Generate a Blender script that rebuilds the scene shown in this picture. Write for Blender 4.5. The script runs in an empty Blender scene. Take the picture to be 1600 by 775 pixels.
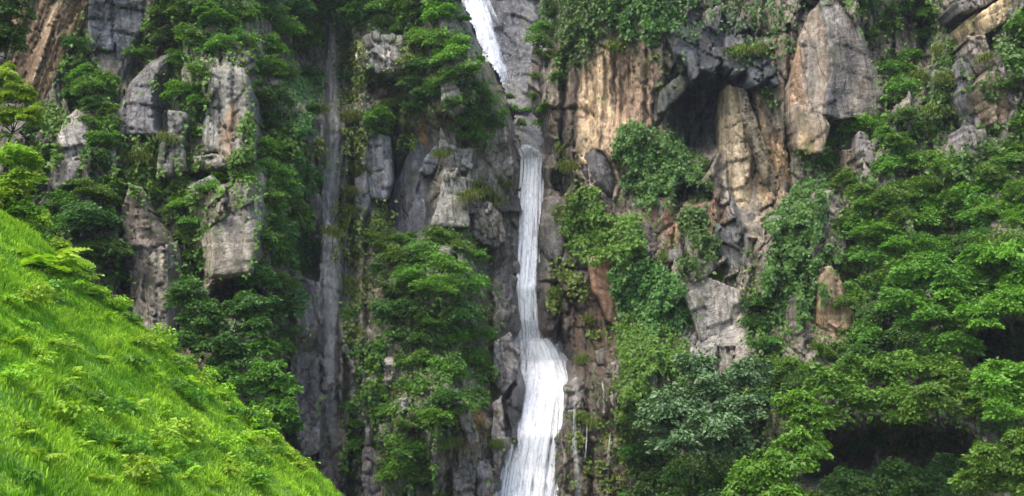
import bpy, math, random
import numpy as np
from mathutils.geometry import delaunay_2d_cdt
from mathutils import Vector

# ------------------------------------------------------------------ camera, sky, sun, exposure
SC = bpy.context.scene
COL = SC.collection
PITCH = math.radians(6.0)
CAM = np.array([0.0, 0.0, 1.6])
FPX = 800.0 / math.tan(math.radians(25.0))
cd = bpy.data.cameras.new('camera')
cd.sensor_width = 36.0
cd.lens = 18.0 / math.tan(math.radians(25.0))
cd.clip_start, cd.clip_end = 0.1, 2000.0
cam = bpy.data.objects.new('camera', cd)
cam.location = CAM
cam.rotation_euler = (math.radians(90) + PITCH, 0, 0)
COL.objects.link(cam)
SC.camera = cam

SUN_EL, SUN_AZ = math.radians(56), math.radians(-142)      # azimuth measured from +Y, clockwise: behind and left
world = bpy.data.worlds.new('World')
SC.world = world
world.use_nodes = True
wn = world.node_tree
wn.nodes.clear()
sky = wn.nodes.new('ShaderNodeTexSky')
sky.sky_type = 'NISHITA'
sky.sun_disc = False
sky.sun_elevation = SUN_EL
sky.sun_rotation = SUN_AZ
sky.air_density = 1.0
sky.dust_density = 3.0
bg = wn.nodes.new('ShaderNodeBackground')
bg.inputs['Strength'].default_value = 0.15
wo = wn.nodes.new('ShaderNodeOutputWorld')
wn.links.new(sky.outputs[0], bg.inputs[0])
wn.links.new(bg.outputs[0], wo.inputs[0])
sl = bpy.data.lights.new('sun', 'SUN')
sl.energy = 0.95
sl.angle = math.radians(38)
sl.color = (1.0, 0.95, 0.87)
sun = bpy.data.objects.new('sun', sl)
sd = Vector((math.sin(SUN_AZ) * math.cos(SUN_EL), math.cos(SUN_AZ) * math.cos(SUN_EL), math.sin(SUN_EL)))
sun.rotation_euler = sd.to_track_quat('Z', 'Y').to_euler()
COL.objects.link(sun)
SC.view_settings.view_transform = 'Standard'
SC.view_settings.look = 'None'
SC.view_settings.gamma = 1.0
SC.view_settings.exposure = 1.9
SC.render.engine = 'CYCLES'
SC.cycles.use_denoising = True
SC.cycles.max_bounces = 6
SC.cycles.diffuse_bounces = 4
SC.cycles.transparent_max_bounces = 12

# ------------------------------------------------------------------ helpers
RNG = np.random.default_rng(7)
random.seed(7)


def ray(px, py):
    cx = (np.asarray(px, float) - 800.0) / FPX
    cy = (387.5 - np.asarray(py, float)) / FPX
    s, c = math.sin(PITCH), math.cos(PITCH)
    return np.stack([cx + 0 * cy, c - cy * s + 0 * cx, s + cy * c + 0 * cx], -1)


def at(px, py, Y):
    """world point that lies Y metres ahead of the camera position, seen at photograph pixel px, py"""
    r = ray(px, py)
    t = np.asarray(Y, float) / r[..., 1]
    return CAM + r * t[..., None]


def to_px(P):
    P = np.asarray(P, float) - CAM
    s, c = math.sin(PITCH), math.cos(PITCH)
    zc = P[..., 1] * c + P[..., 2] * s
    yc = -P[..., 1] * s + P[..., 2] * c
    return 800 + FPX * P[..., 0] / zc, 387.5 - FPX * yc / zc


def h2(i, j, seed):
    i = (i.astype(np.int64) & 0xffffffff).astype(np.uint64)
    j = (j.astype(np.int64) & 0xffffffff).astype(np.uint64)
    M = np.uint64(0xffffffff)
    h = (i * np.uint64(374761393) + j * np.uint64(668265263) + np.uint64((seed * 1274126177 + 974711) & 0xffffffff)) & M
    h = ((h ^ (h >> np.uint64(13))) * np.uint64(1274126177)) & M
    h = ((h ^ (h >> np.uint64(16))) * np.uint64(2246822519)) & M
    h = h ^ (h >> np.uint64(15))
    return h.astype(np.float64) / 4294967295.0


def vnoise(x, y, seed=0):
    x = np.asarray(x, float); y = np.asarray(y, float)
    i, j = np.floor(x), np.floor(y)
    fx, fy = x - i, y - j
    fx = fx * fx * fx * (fx * (fx * 6 - 15) + 10)
    fy = fy * fy * fy * (fy * (fy * 6 - 15) + 10)
    a, b = h2(i, j, seed), h2(i + 1, j, seed)
    c, d = h2(i, j + 1, seed), h2(i + 1, j + 1, seed)
    return (a + (b - a) * fx) * (1 - fy) + (c + (d - c) * fx) * fy


def fbm(x, y, seed=0, octv=4, gain=0.5):
    s, a, n = 0.0, 1.0, 0.0
    for k in range(octv):
        s = s + a * (vnoise(x, y, seed + k * 17) - 0.5)
        n += a
        x, y, a = np.asarray(x) * 2.03 + 5.1, np.asarray(y) * 2.03 + 1.7, a * gain
    return s / n * 2


def part(u, key, seed):
    """irregular 1-D partition: index, centre and distance to the nearest boundary"""
    k = np.floor(u)
    bnd = lambda q: q + 0.62 * (h2(q, key, seed) - 0.5)
    b0 = bnd(k)
    k = np.where(u < b0, k - 1, k); k = np.where(u >= bnd(k + 1), k + 1, k)
    lo, hi = bnd(k), bnd(k + 1)
    return k, (lo + hi) / 2, np.minimum(u - lo, hi - u)


def facets(u, v, seed, og=1.0, gg=0.8):
    """jointed rock: columns of unequal blocks, each with a tilted face, many split by a slanting crack;
    returns depth and distance to the joint"""
    iu, cu, eu = part(u, np.zeros_like(u), seed)
    v = v * (0.75 + 0.6 * h2(iu, iu * 0 + 3, seed)) + 9 * h2(iu, iu * 0 + 5, seed) + (h2(iu, iu * 0 + 7, seed) - 0.5) * 1.3 * (u - cu)
    iv, cv, ev = part(v, iu, seed + 1)
    du, dv = u - cu, v - cv
    th = 6.283 * h2(iu, iv, seed + 2)
    ln = du * np.cos(th) + dv * np.sin(th) - 0.25 * (h2(iu, iv, seed + 8) - .5)
    cut = (h2(iu, iv, seed + 3) < 0.65)
    sd = np.where(cut & (ln > 0), 1.0, 0.0)
    j = iv * 2 + sd
    gx_, gy_ = (h2(iu, j, seed + 4) - 0.5) * 2, (h2(iu, j, seed + 5) - 0.62) * 2
    val = og * ((h2(iu, iv, seed + 6) - 0.5) * 2 + 0.25 * sd * (h2(iu, j, seed + 7) - .5)) + gg * (gx_ * du + gy_ * dv)
    e = np.minimum(eu, ev); e = np.where(cut, np.minimum(e, np.abs(ln) * 1.5), e)
    return val, e


def sstep(a, b, x):
    t = np.clip((x - a) / (b - a), 0, 1)
    return t * t * (3 - 2 * t)


def mesh_np(name, V, F, smooth=False):
    V = np.asarray(V, np.float32); F = np.asarray(F, np.int32)
    me = bpy.data.meshes.new(name)
    k = F.shape[1]
    me.vertices.add(len(V)); me.vertices.foreach_set('co', V.ravel())
    me.loops.add(F.size); me.loops.foreach_set('vertex_index', F.ravel())
    me.polygons.add(len(F))
    me.polygons.foreach_set('loop_start', np.arange(0, F.size, k, dtype=np.int32))
    me.polygons.foreach_set('loop_total', np.full(len(F), k, np.int32))
    if smooth:
        me.polygons.foreach_set('use_smooth', np.ones(len(F), bool))
    me.update(calc_edges=True)
    return me


def col_attr(me, name, C):
    a = me.color_attributes.new(name, 'FLOAT_COLOR', 'POINT')
    C = np.asarray(C, np.float32)
    if C.ndim == 1:
        C = np.stack([C, C, C], -1)
    if C.shape[1] == 3:
        C = np.concatenate([C, np.ones((len(C), 1), np.float32)], 1)
    a.data.foreach_set('color', C.ravel())


def link(name, me, mat=None, parent=None, loc=None):
    o = bpy.data.objects.new(name, me)
    COL.objects.link(o)
    if mat is not None and me is not None:
        if len(me.materials) == 0:
            me.materials.append(mat)
        elif me.materials[0] is not mat:
            o.material_slots[0].link = 'OBJECT'
            o.material_slots[0].material = mat
    if parent is not None:
        o.parent = parent
    if loc is not None:
        o.location = loc
    return o


def tag(o, label, cat, group=None, kind=None):
    if label: o['label'] = label
    if cat: o['category'] = cat
    if group: o['group'] = group
    if kind: o['kind'] = kind
    return o


def in_poly(px, py, poly):
    r = np.zeros(np.shape(px), bool)
    n = len(poly)
    for k in range(n):
        x0, y0 = poly[k]; x1, y1 = poly[(k + 1) % n]
        if y0 == y1: continue
        c = ((y0 > py) != (y1 > py)) & (px < (x1 - x0) * (py - y0) / (y1 - y0) + x0)
        r ^= c
    return r


def poly_dist(px, py, poly, closed=True):
    d = np.full(np.shape(px), 1e9)
    n = len(poly)
    for k in range(n if closed else n - 1):
        x0, y0 = poly[k]; x1, y1 = poly[(k + 1) % n]
        ex, ey = x1 - x0, y1 - y0
        t = np.clip(((px - x0) * ex + (py - y0) * ey) / (ex * ex + ey * ey + 1e-9), 0, 1)
        d = np.minimum(d, np.hypot(px - x0 - t * ex, py - y0 - t * ey))
    return d


def tubes(paths, sides=5):
    """paths: list of (points Nx3, radii N) -> V, F quads"""
    V, F, n0 = [], [], 0
    for P, R in paths:
        P = np.asarray(P, float)
        T = np.gradient(P, axis=0)
        T /= np.linalg.norm(T, axis=1, keepdims=True) + 1e-9
        up = np.array([0.31, 0.87, 0.37])
        A = np.cross(T, up); A /= np.linalg.norm(A, axis=1, keepdims=True) + 1e-9
        B = np.cross(T, A)
        for k in range(len(P)):
            for s in range(sides):
                a = 2 * math.pi * s / sides
                V.append(P[k] + R[k] * (math.cos(a) * A[k] + math.sin(a) * B[k]))
        for k in range(len(P) - 1):
            for s in range(sides):
                s2 = (s + 1) % sides
                F.append((n0 + k * sides + s, n0 + k * sides + s2, n0 + (k + 1) * sides + s2, n0 + (k + 1) * sides + s))
        n0 += len(P) * sides
    return np.array(V), np.array(F)


# ------------------------------------------------------------------ materials
class NT:
    def __init__(self, name):
        self.m = bpy.data.materials.new(name)
        self.m.use_nodes = True
        self.t = self.m.node_tree
        self.t.nodes.clear()
        self.out = self.n('ShaderNodeOutputMaterial')

    def n(self, typ, **kw):
        nd = self.t.nodes.new(typ)
        for k, v in kw.items():
            if k in nd.inputs: nd.inputs[k].default_value = v
            else: setattr(nd, k, v)
        return nd

    def l(self, a, b):
        self.t.links.new(a, b)

    def noise(self, vec, scale, detail=5, rough=0.6, dist=0.0):
        n = self.n('ShaderNodeTexNoise')
        n.inputs['Scale'].default_value = scale; n.inputs['Detail'].default_value = detail
        n.inputs['Roughness'].default_value = rough; n.inputs['Distortion'].default_value = dist
        self.l(vec, n.inputs['Vector'])
        return n.outputs['Fac']

    def mapped(self, vec, sx, sy, sz, rot=(0, 0, 0)):
        if any(rot):                      # turn first, then stretch
            q = self.n('ShaderNodeMapping')
            q.inputs['Rotation'].default_value = rot
            self.l(vec, q.inputs['Vector'])
            vec = q.outputs[0]
        n = self.n('ShaderNodeMapping')
        n.inputs['Scale'].default_value = (sx, sy, sz)
        self.l(vec, n.inputs['Vector'])
        return n.outputs[0]

    def ramp(self, fac, stops):
        n = self.n('ShaderNodeValToRGB')
        e = n.color_ramp.elements
        while len(e) < len(stops): e.new(0.5)
        for k, (p, c) in enumerate(stops):
            e[k].position = p
            e[k].color = (c, c, c, 1) if not isinstance(c, tuple) else (*c, 1)
        self.l(fac, n.inputs[0])
        return n.outputs[0]

    def mix(self, fac, a, b, typ='MIX'):
        n = self.n('ShaderNodeMix', data_type='RGBA', blend_type=typ)
        for i, s in ((0, fac), (6, a), (7, b)):
            if isinstance(s, (int, float)): n.inputs[i].default_value = s
            elif isinstance(s, tuple): n.inputs[i].default_value = (*s, 1)
            else: self.l(s, n.inputs[i])
        return n.outputs[2]

    def math(self, op, a, b=0.0):
        n = self.n('ShaderNodeMath', operation=op)
        for i, s in enumerate((a, b)):
            if isinstance(s, (int, float)): n.inputs[i].default_value = s
            else: self.l(s, n.inputs[i])
        return n.outputs[0]


def rock_material(name, strata=0.0, strata_rot=(0, 0, 0), rib=0.0, stain_rot=(0.0, 0.06, 0)):
    t = NT(name)
    geo = t.n('ShaderNodeNewGeometry'); pos = geo.outputs['Position']
    att = t.n('ShaderNodeVertexColor', layer_name='tint')
    wet = t.n('ShaderNodeVertexColor', layer_name='wet')
    big = t.noise(pos, 0.9, 6, 0.65)
    fine = t.noise(pos, 6.0, 6, 0.7)
    stre = t.noise(t.mapped(pos, 3.2, 3.2, 0.22, stain_rot), 1.0, 5, 0.6, 0.4)
    c = t.mix(1.0, att.outputs[0], t.ramp(big, [(0.3, 0.48), (0.52, 1.0), (0.70, 1.5)]), 'MULTIPLY')
    c = t.mix(0.85, c, t.ramp(stre, [(0.32, 0.36), (0.5, 1.0), (0.68, 1.45)]), 'MULTIPLY')
    c = t.mix(0.9, c, t.ramp(fine, [(0.3, 0.45), (0.52, 1.0), (0.72, 1.7)]), 'MULTIPLY')
    # lichen and mineral crust: pale grey specks
    lich = t.ramp(t.noise(pos, 3.1, 8, 0.75), [(0.56, 0.0), (0.66, 0.55)])
    c = t.mix(lich, c, t.mix(0.6, c, (0.42, 0.40, 0.36)))
    # thin moss film
    mossf = t.ramp(t.noise(t.mapped(pos, 1, 1, 0.6), 0.8, 8, 0.7), [(0.54, 0.0), (0.68, 0.55)])
    c = t.mix(mossf, c, (0.05, 0.065, 0.018))
    def crack(vec, scale, seedoff):
        v = t.n('ShaderNodeTexVoronoi', feature='DISTANCE_TO_EDGE')
        v.inputs['Scale'].default_value = scale
        w = t.n('ShaderNodeVectorMath', operation='ADD')
        nz = t.n('ShaderNodeTexNoise'); nz.inputs['Scale'].default_value = 2.2; nz.inputs['Detail'].default_value = 5
        t.l(vec, nz.inputs['Vector'])
        sc = t.n('ShaderNodeVectorMath', operation='SCALE'); sc.inputs['Scale'].default_value = 0.55
        t.l(nz.outputs['Color'], sc.inputs[0]); t.l(vec, w.inputs[0]); t.l(sc.outputs[0], w.inputs[1])
        t.l(w.outputs[0], v.inputs['Vector'])
        return v.outputs['Distance']
    ck1 = t.ramp(crack(t.mapped(pos, 0.75, 0.75, 0.16, (0.1, 0.2, 0)), 1.0, 0), [(0.0, 0.0), (0.03, 1.0)])
    ck2 = t.ramp(crack(t.mapped(pos, 1.0, 1.0, 0.55, (0.3, -0.35, 0)), 1.9, 0), [(0.0, 0.0), (0.035, 1.0)])
    gate = t.ramp(t.noise(pos, 0.45, 3, 0.5), [(0.52, 0.0), (0.62, 1.0)])
    ck2 = t.mix(gate, (1.0, 1.0, 1.0), ck2)
    ck = t.mix(1.0, ck1, ck2, 'MULTIPLY')
    c = t.mix(0.6, c, t.ramp(ck, [(0.0, 0.25), (1.0, 1.0)]), 'MULTIPLY')
    rid = t.n('ShaderNodeTexNoise', noise_type='RIDGED_MULTIFRACTAL')
    rid.inputs['Scale'].default_value = 1.7; rid.inputs['Detail'].default_value = 7; rid.inputs['Roughness'].default_value = 0.55
    t.l(t.mapped(pos, 1.3, 1.3, 0.7), rid.inputs['Vector'])
    hs = []
    hs.append((ck, 0.12))
    hs.append((t.math('MINIMUM', rid.outputs['Fac'], 3.0), -0.10))
    hs.append((t.noise(pos, 3.4, 10, 0.8), 0.26))
    hs.append((t.noise(t.mapped(pos, 6, 6, 11, (0.2, 0.5, 0)), 1.0, 6, 0.7), 0.12))
    hs.append((t.noise(t.mapped(pos, 5, 5, 1.1, stain_rot), 1.0, 6, 0.6), 0.22))
    if strata > 0:
        hs.append((t.noise(t.mapped(pos, 0.9, 0.9, 9, strata_rot), 1.0, 5, 0.65, 0.5), strata))
    if rib > 0:
        hs.append((t.noise(t.mapped(pos, 5.0, 5.0, 0.12, strata_rot), 1.0, 3, 0.5), rib))
    h = 0.0
    for f, k in hs:
        h = t.math('ADD', h, t.math('MULTIPLY', f, k))
    bump = t.n('ShaderNodeBump'); bump.inputs['Strength'].default_value = 1.0; bump.inputs['Distance'].default_value = 0.36
    t.l(h, bump.inputs['Height'])
    b = t.n('ShaderNodeBsdfPrincipled')
    t.l(c, b.inputs['Base Color'])
    t.l(t.ramp(wet.outputs[0], [(0.0, 0.88), (1.0, 0.32)]), b.inputs['Roughness'])
    b.inputs['Specular IOR Level'].default_value = 0.35
    t.l(bump.outputs[0], b.inputs['Normal'])
    t.l(b.outputs[0], t.out.inputs[0])
    return t.m


def leaf_material(name, dark, light, hue=0.03, rough=0.5, spec=0.35, trans=0.38):
    t = NT(name)
    att = t.n('ShaderNodeVertexColor', layer_name='leaf')
    oi = t.n('ShaderNodeObjectInfo')
    c = t.mix(att.outputs[0], dark, light)
    hs = t.n('ShaderNodeHueSaturation')
    t.l(t.math('ADD', t.math('MULTIPLY', oi.outputs['Random'], hue), 0.506 - hue), hs.inputs['Hue'])
    t.l(t.math('ADD', t.math('MULTIPLY', oi.outputs['Random'], 0.35), 0.82), hs.inputs['Value'])
    t.l(c, hs.inputs['Color'])
    b = t.n('ShaderNodeBsdfPrincipled')
    b.inputs['Roughness'].default_value = rough
    b.inputs['Specular IOR Level'].default_value = spec
    t.l(hs.outputs[0], b.inputs['Base Color'])
    tr = t.n('ShaderNodeBsdfTranslucent')
    t.l(t.mix(1.0, hs.outputs[0], (1.25, 1.3, 0.6), 'MULTIPLY'), tr.inputs['Color'])
    ms = t.n('ShaderNodeMixShader'); ms.inputs[0].default_value = trans
    t.l(b.outputs[0], ms.inputs[1]); t.l(tr.outputs[0], ms.inputs[2])
    t.l(ms.outputs[0], t.out.inputs[0])
    return t.m


def plain_material(name, c0, c1, scale=3.0, rough=0.85):
    t = NT(name)
    geo = t.n('ShaderNodeNewGeometry')
    n = t.noise(geo.outputs['Position'], scale, 6, 0.65)
    b = t.n('ShaderNodeBsdfPrincipled'); b.inputs['Roughness'].default_value = rough
    t.l(t.mix(t.ramp(n, [(0.3, 0.0), (0.7, 1.0)]), c0, c1), b.inputs['Base Color'])
    bp = t.n('ShaderNodeBump'); bp.inputs['Distance'].default_value = 0.1
    t.l(n, bp.inputs['Height']); t.l(bp.outputs[0], b.inputs['Normal'])
    t.l(b.outputs[0], t.out.inputs[0])
    return t.m


def water_material(name, dens, lo, hi, tint=(0.86, 0.89, 0.92), amax=1.0):
    """falling white water: opaque ropes of foam with thin, see-through water between them"""
    t = NT(name)
    geo = t.n('ShaderNodeNewGeometry'); pos = geo.outputs['Position']
    e = t.n('ShaderNodeVertexColor', layer_name='edge')
    n1 = t.noise(t.mapped(pos, 4.6, 2.5, 0.62), 1.0, 8, 0.7, 0.6)
    n2 = t.noise(t.mapped(pos, 14, 8, 3.0), 1.0, 6, 0.7, 0.5)
    n = t.math('ADD', t.math('MULTIPLY', n1, 0.62), t.math('MULTIPLY', n2, 0.38))
    a = t.math('ADD', n, t.math('MULTIPLY', t.math('SUBTRACT', e.outputs[0], 0.5), dens))
    alpha = t.ramp(a, [(lo, 0.0), (hi, amax)])
    b = t.n('ShaderNodeBsdfPrincipled')
    b.inputs['Roughness'].default_value = 0.55
    t.l(t.ramp(n, [(0.34, tuple(.8 * q for q in tint)), (0.54, tint)]), b.inputs['Base Color'])
    bp = t.n('ShaderNodeBump'); bp.inputs['Distance'].default_value = 0.10; bp.inputs['Strength'].default_value = 0.6
    t.l(n, bp.inputs['Height']); t.l(bp.outputs[0], b.inputs['Normal'])
    tl = t.n('ShaderNodeBsdfTranslucent'); tl.inputs['Color'].default_value = (0.85, 0.9, 0.95, 1)
    m1 = t.n('ShaderNodeMixShader'); m1.inputs[0].default_value = 0.3
    t.l(b.outputs[0], m1.inputs[1]); t.l(tl.outputs[0], m1.inputs[2])
    tp = t.n('ShaderNodeBsdfTransparent')
    m2 = t.n('ShaderNodeMixShader')
    t.l(alpha, m2.inputs[0]); t.l(tp.outputs[0], m2.inputs[1]); t.l(m1.outputs[0], m2.inputs[2])
    t.l(m2.outputs[0], t.out.inputs[0])
    return t.m


M_ROCK = rock_material('cliff_rock')
M_SLAB = rock_material('bedded_rock', 0.22, (0.0, 0.25, 0))
M_RIB = rock_material('ribbed_rock', 0.0, (0.0, -0.35, 0), 0.55, (0.0, -0.35, 0))
LEAF = {
    'bright': leaf_material('leaf_bright', (0.060, 0.155, 0.010), (0.140, 0.310, 0.024), hue=0.012),
    'mid': leaf_material('leaf_mid', (0.042, 0.110, 0.010), (0.105, 0.240, 0.022)),
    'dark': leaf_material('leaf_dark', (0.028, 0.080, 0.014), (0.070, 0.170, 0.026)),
    'grey': leaf_material('leaf_grey', (0.040, 0.090, 0.028), (0.098, 0.172, 0.064), rough=0.45, spec=0.5, trans=0.2),
    'ivy': leaf_material('leaf_ivy', (0.030, 0.085, 0.016), (0.090, 0.200, 0.036), rough=0.45),
    'moss': leaf_material('leaf_moss', (0.060, 0.095, 0.012), (0.150, 0.210, 0.030)),
    'lime': leaf_material('leaf_lime', (0.120, 0.250, 0.010), (0.270, 0.470, 0.028)),
}
M_GRASS = leaf_material('grass_blades', (0.095, 0.225, 0.012), (0.350, 0.520, 0.040), hue=0.0, trans=0.35, rough=0.75, spec=0.15)
M_BARK = plain_material('bark', (0.025, 0.022, 0.016), (0.06, 0.05, 0.038), 5.0)
M_SOIL = plain_material('slope_soil', (0.05, 0.12, 0.008), (0.12, 0.23, 0.02), 1.5)
M_GROUND = plain_material('valley_soil', (0.03, 0.04, 0.015), (0.08, 0.075, 0.05), 0.6)
M_WATER = water_material('white_water', 0.72, 0.20, 0.52, (0.94, 0.943, 0.95))
M_PLUME = water_material('misty_water', 0.80, 0.22, 0.95, (0.68, 0.685, 0.70), 0.92)
M_DROP = plain_material('flying_drops', (0.75, 0.76, 0.78), (0.85, 0.86, 0.87), 3.0, 0.4)
M_VEIL = water_material('thin_water', 0.40, 0.42, 0.85, (0.55, 0.55, 0.55), 0.24)
M_TRICKLE = water_material('trickling_water', 0.45, 0.38, 0.8, (0.6, 0.61, 0.62), 0.38)

# ------------------------------------------------------------------ cliff landform
CTRL = np.array([
    (-200, 0, 46), (-200, 400, 42), (-200, 800, 40),
    (0, 0, 51), (0, 300, 47), (100, 100, 51), (100, 300, 48.5), (230, 60, 51), (230, 300, 49), (350, 150, 49), (360, 330, 47),
    (365, 455, 49), (350, 560, 46), (440, 200, 52), (440, 500, 51), (515, 100, 60), (515, 400, 58), (515, 700, 55), (475, 600, 54),
    (600, 80, 57), (600, 250, 58.5), (640, 280, 60), (700, 100, 55), (705, 300, 57), (700, 450, 53), (690, 650, 50.5), (760, 300, 59),
    (790, 400, 60), (790, 600, 56), (830, 300, 63.5), (830, 560, 60.5), (830, 775, 57), (870, 100, 60), (870, 350, 61), (900, 500, 58.5),
    (900, 700, 55), (950, 100, 58), (950, 270, 57), (1000, 400, 55), (1000, 600, 51), (1090, 60, 55.5), (1150, 200, 57),
    (1200, 250, 56), (1100, 450, 54), (1150, 600, 50), (1280, 100, 53), (1270, 220, 53.5), (1300, 400, 50.5), (1300, 600, 47.5),
    (1420, 60, 55), (1420, 200, 52), (1500, 100, 51), (1500, 300, 49), (1500, 500, 46.5), (1400, 775, 48), (1600, 100, 48), (1600, 400, 45),
    (1600, 775, 45), (0, 775, 42), (300, 775, 46), (1800, 0, 46), (1800, 400, 42), (1800, 800, 40),
    (400, -200, 56), (800, -200, 60), (1200, -200, 58), (400, 960, 44), (800, 960, 52), (1200, 960, 46)], float)
GAP = [(716, -330), (722, 0), (745, 60), (772, 110), (795, 160), (806, 200), (814, 236), (848, 240), (846, 226), (834, 160), (838, 110), (852, 60), (864, 20), (868, -330)]


MID_PATH = [(820, 226, 6), (829, 234, 15), (832, 246, 14), (830, 300, 15), (828, 350, 17), (826, 400, 18), (823, 450, 18), (826, 500, 21), (830, 545, 25), (836, 580, 28)]
LOW_PATH = [(838, 528, 20), (843, 548, 28), (848, 566, 35), (850, 590, 39), (846, 620, 41), (838, 680, 45), (830, 730, 46), (822, 790, 47), (812, 900, 50)]
VEIL_PATH = [(518, 6, 6), (519, 50, 10), (519, 130, 14), (520, 220, 15), (514, 300, 13), (513, 400, 12), (514, 480, 13), (516, 590, 12), (517, 680, 9)]


def landform(px, py):
    num = np.zeros(np.shape(px)); den = np.zeros(np.shape(px))
    for x, y, Y in CTRL:
        w = 1.0 / (((px - x) ** 2 + ((py - y) * 0.8) ** 2) / 900.0 + 0.25) ** 1.6
        num += w * Y; den += w
    D = num / den
    dg = poly_dist(px, py, GAP)
    D = D + 5.0 * np.exp(-dg / 12.0) * (py < 260)
    wx = 26 * fbm(px / 60, py / 60, 900, 3); wy = 22 * fbm(px / 60, py / 60, 950, 3)

    def hollow(cx, cy, rx, ry, dep, sharp=0.25):
        q = np.hypot((px + wx * 0.6 - cx) / rx, (py + wy * 0.6 - cy) / ry)
        return dep * sstep(1.0 + sharp, 1.0 - sharp, q)
    D = D + hollow(1090, 178, 46, 60, 2.4) + hollow(1085, 305, 28, 16, 2.0) + hollow(365, 462, 36, 30, 4.0) + hollow(325, 268, 26, 14, 2.5)
    D = D + hollow(1400, 725, 130, 60, 5.0) + hollow(1565, 545, 60, 45, 5.0) + hollow(870, 290, 14, 20, 2.5) + hollow(640, 320, 22, 60, 1.5)
    for path, wd, dp in ((MID_PATH, 20, 2.2), (LOW_PATH, 44, 2.6), (VEIL_PATH, 15, 0.25)):
        p = np.array(path, float)
        ins = sstep(p[0, 1] - 14, p[0, 1] + 6, py) * sstep(p[-1, 1] + 40, p[-1, 1], py)
        D = D + dp * ins * np.exp(-((px - np.interp(py, p[:, 1], p[:, 0])) / wd) ** 4)
    D = D + hollow(596, 132, 26, 18, 2.5) + hollow(1290, 700, 60, 40, 4.0)
    return D


CLEFTS = [(882, 90, 872, 420, 5, 1.6), (1012, 80, 1004, 260, 3, .7), (906, 90, 898, 230, 3, .8), (1126, 150, 1126, 400, 5, 1.2), (622, 110, 606, 360, 6, 1.4), (545, 40, 553, 560, 4, 1.0), (572, 290, 568, 580, 4, 1.0),
          (492, 150, 490, 500, 5, 1.2), (1236, 40, 1232, 300, 4, 1.0), (1440, 40, 1456, 250, 5, 1.2), (1498, 50, 1496, 230, 4, 1.0), (454, 420, 450, 720, 6, 1.6), (764, 320, 770, 620, 4, .9), (868, 420, 884, 600, 4, .9),
          (948, 480, 972, 640, 4, .9), (1060, 300, 1072, 440, 4, .8), (1180, 380, 1176, 540, 5, 1.0), (540, 560, 548, 780, 5, 1.2), (690, 600, 700, 780, 4, .8), (915, 560, 925, 780, 3, .7)]


def relief(px, py):
    wx = 8 * fbm(px / 60, py / 80, 11, 3) + 2.0 * fbm(px / 8, py / 14, 15, 3); wy = 10 * fbm(px / 60, py / 60, 31, 3) + 2.0 * fbm(px / 9, py / 9, 35, 3)
    shear = 0.30 * np.exp(-(((px - 1180) / 110) ** 2 + ((py - 240) / 170) ** 2)) - 0.22 * np.exp(-(((px - 640) / 110) ** 2 + ((py - 280) / 150) ** 2))
    shear = shear + 0.06 * fbm(px / 180, py / 180, 71, 2)
    u, v = px - shear * (py - 240) + wx, py + wy
    a, ea = facets(u / 80, v / 220, 101, 1.0, 1.0)
    b, eb = facets(u / 30 + 0.3, v / 105, 201, 1.0, 1.2)
    c, ec = facets(u / 12, v / 34, 301, 1.0, 1.2)
    d, ed = facets(u / 5.2, v / 9.5, 401, 1.0, 1.0)
    rough = 0.45 + 0.75 * vnoise(px / 70, py / 80, 501)
    out = 0.75 * a + 0.42 * b + rough * 0.16 * c + rough * 0.06 * d
    out += 0.28 * sstep(0.06, 0.0, eb) + 0.06 * sstep(0.10, 0.0, ec) + 0.4 * sstep(0.04, 0, ea)
    out += 0.12 * fbm(px / 26, py / 60, 601, 5) + 0.5 * fbm(px / 120, py / 160, 651, 3)
    # long clefts between the slabs
    qx, qy = px + 5 * fbm(px / 30, py / 30, 761, 3), py
    for x0, y0, x1, y1, wd, dp in CLEFTS:
        d = poly_dist(qx, qy, [(x0, y0), (x1, y1)], False)
        out = out + dp * np.exp(-(d / wd) ** 2)
    # vertical flutes
    fl = fbm(px / 9.0 + 0.5 * wx / 9, py / 150, 701, 3)
    zone = np.exp(-(((px - 950) / 75) ** 2 + ((py - 160) / 90) ** 2)) + np.exp(-(((px - 520) / 60) ** 2 + ((py - 300) / 260) ** 2)) + 0.7 * np.exp(-(((px - 1190) / 60) ** 2 + ((py - 230) / 90) ** 2))
    return out * (1 - 0.7 * np.clip(zone, 0, 1)) + 1.1 * fl * np.clip(zone, 0, 1)


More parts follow.
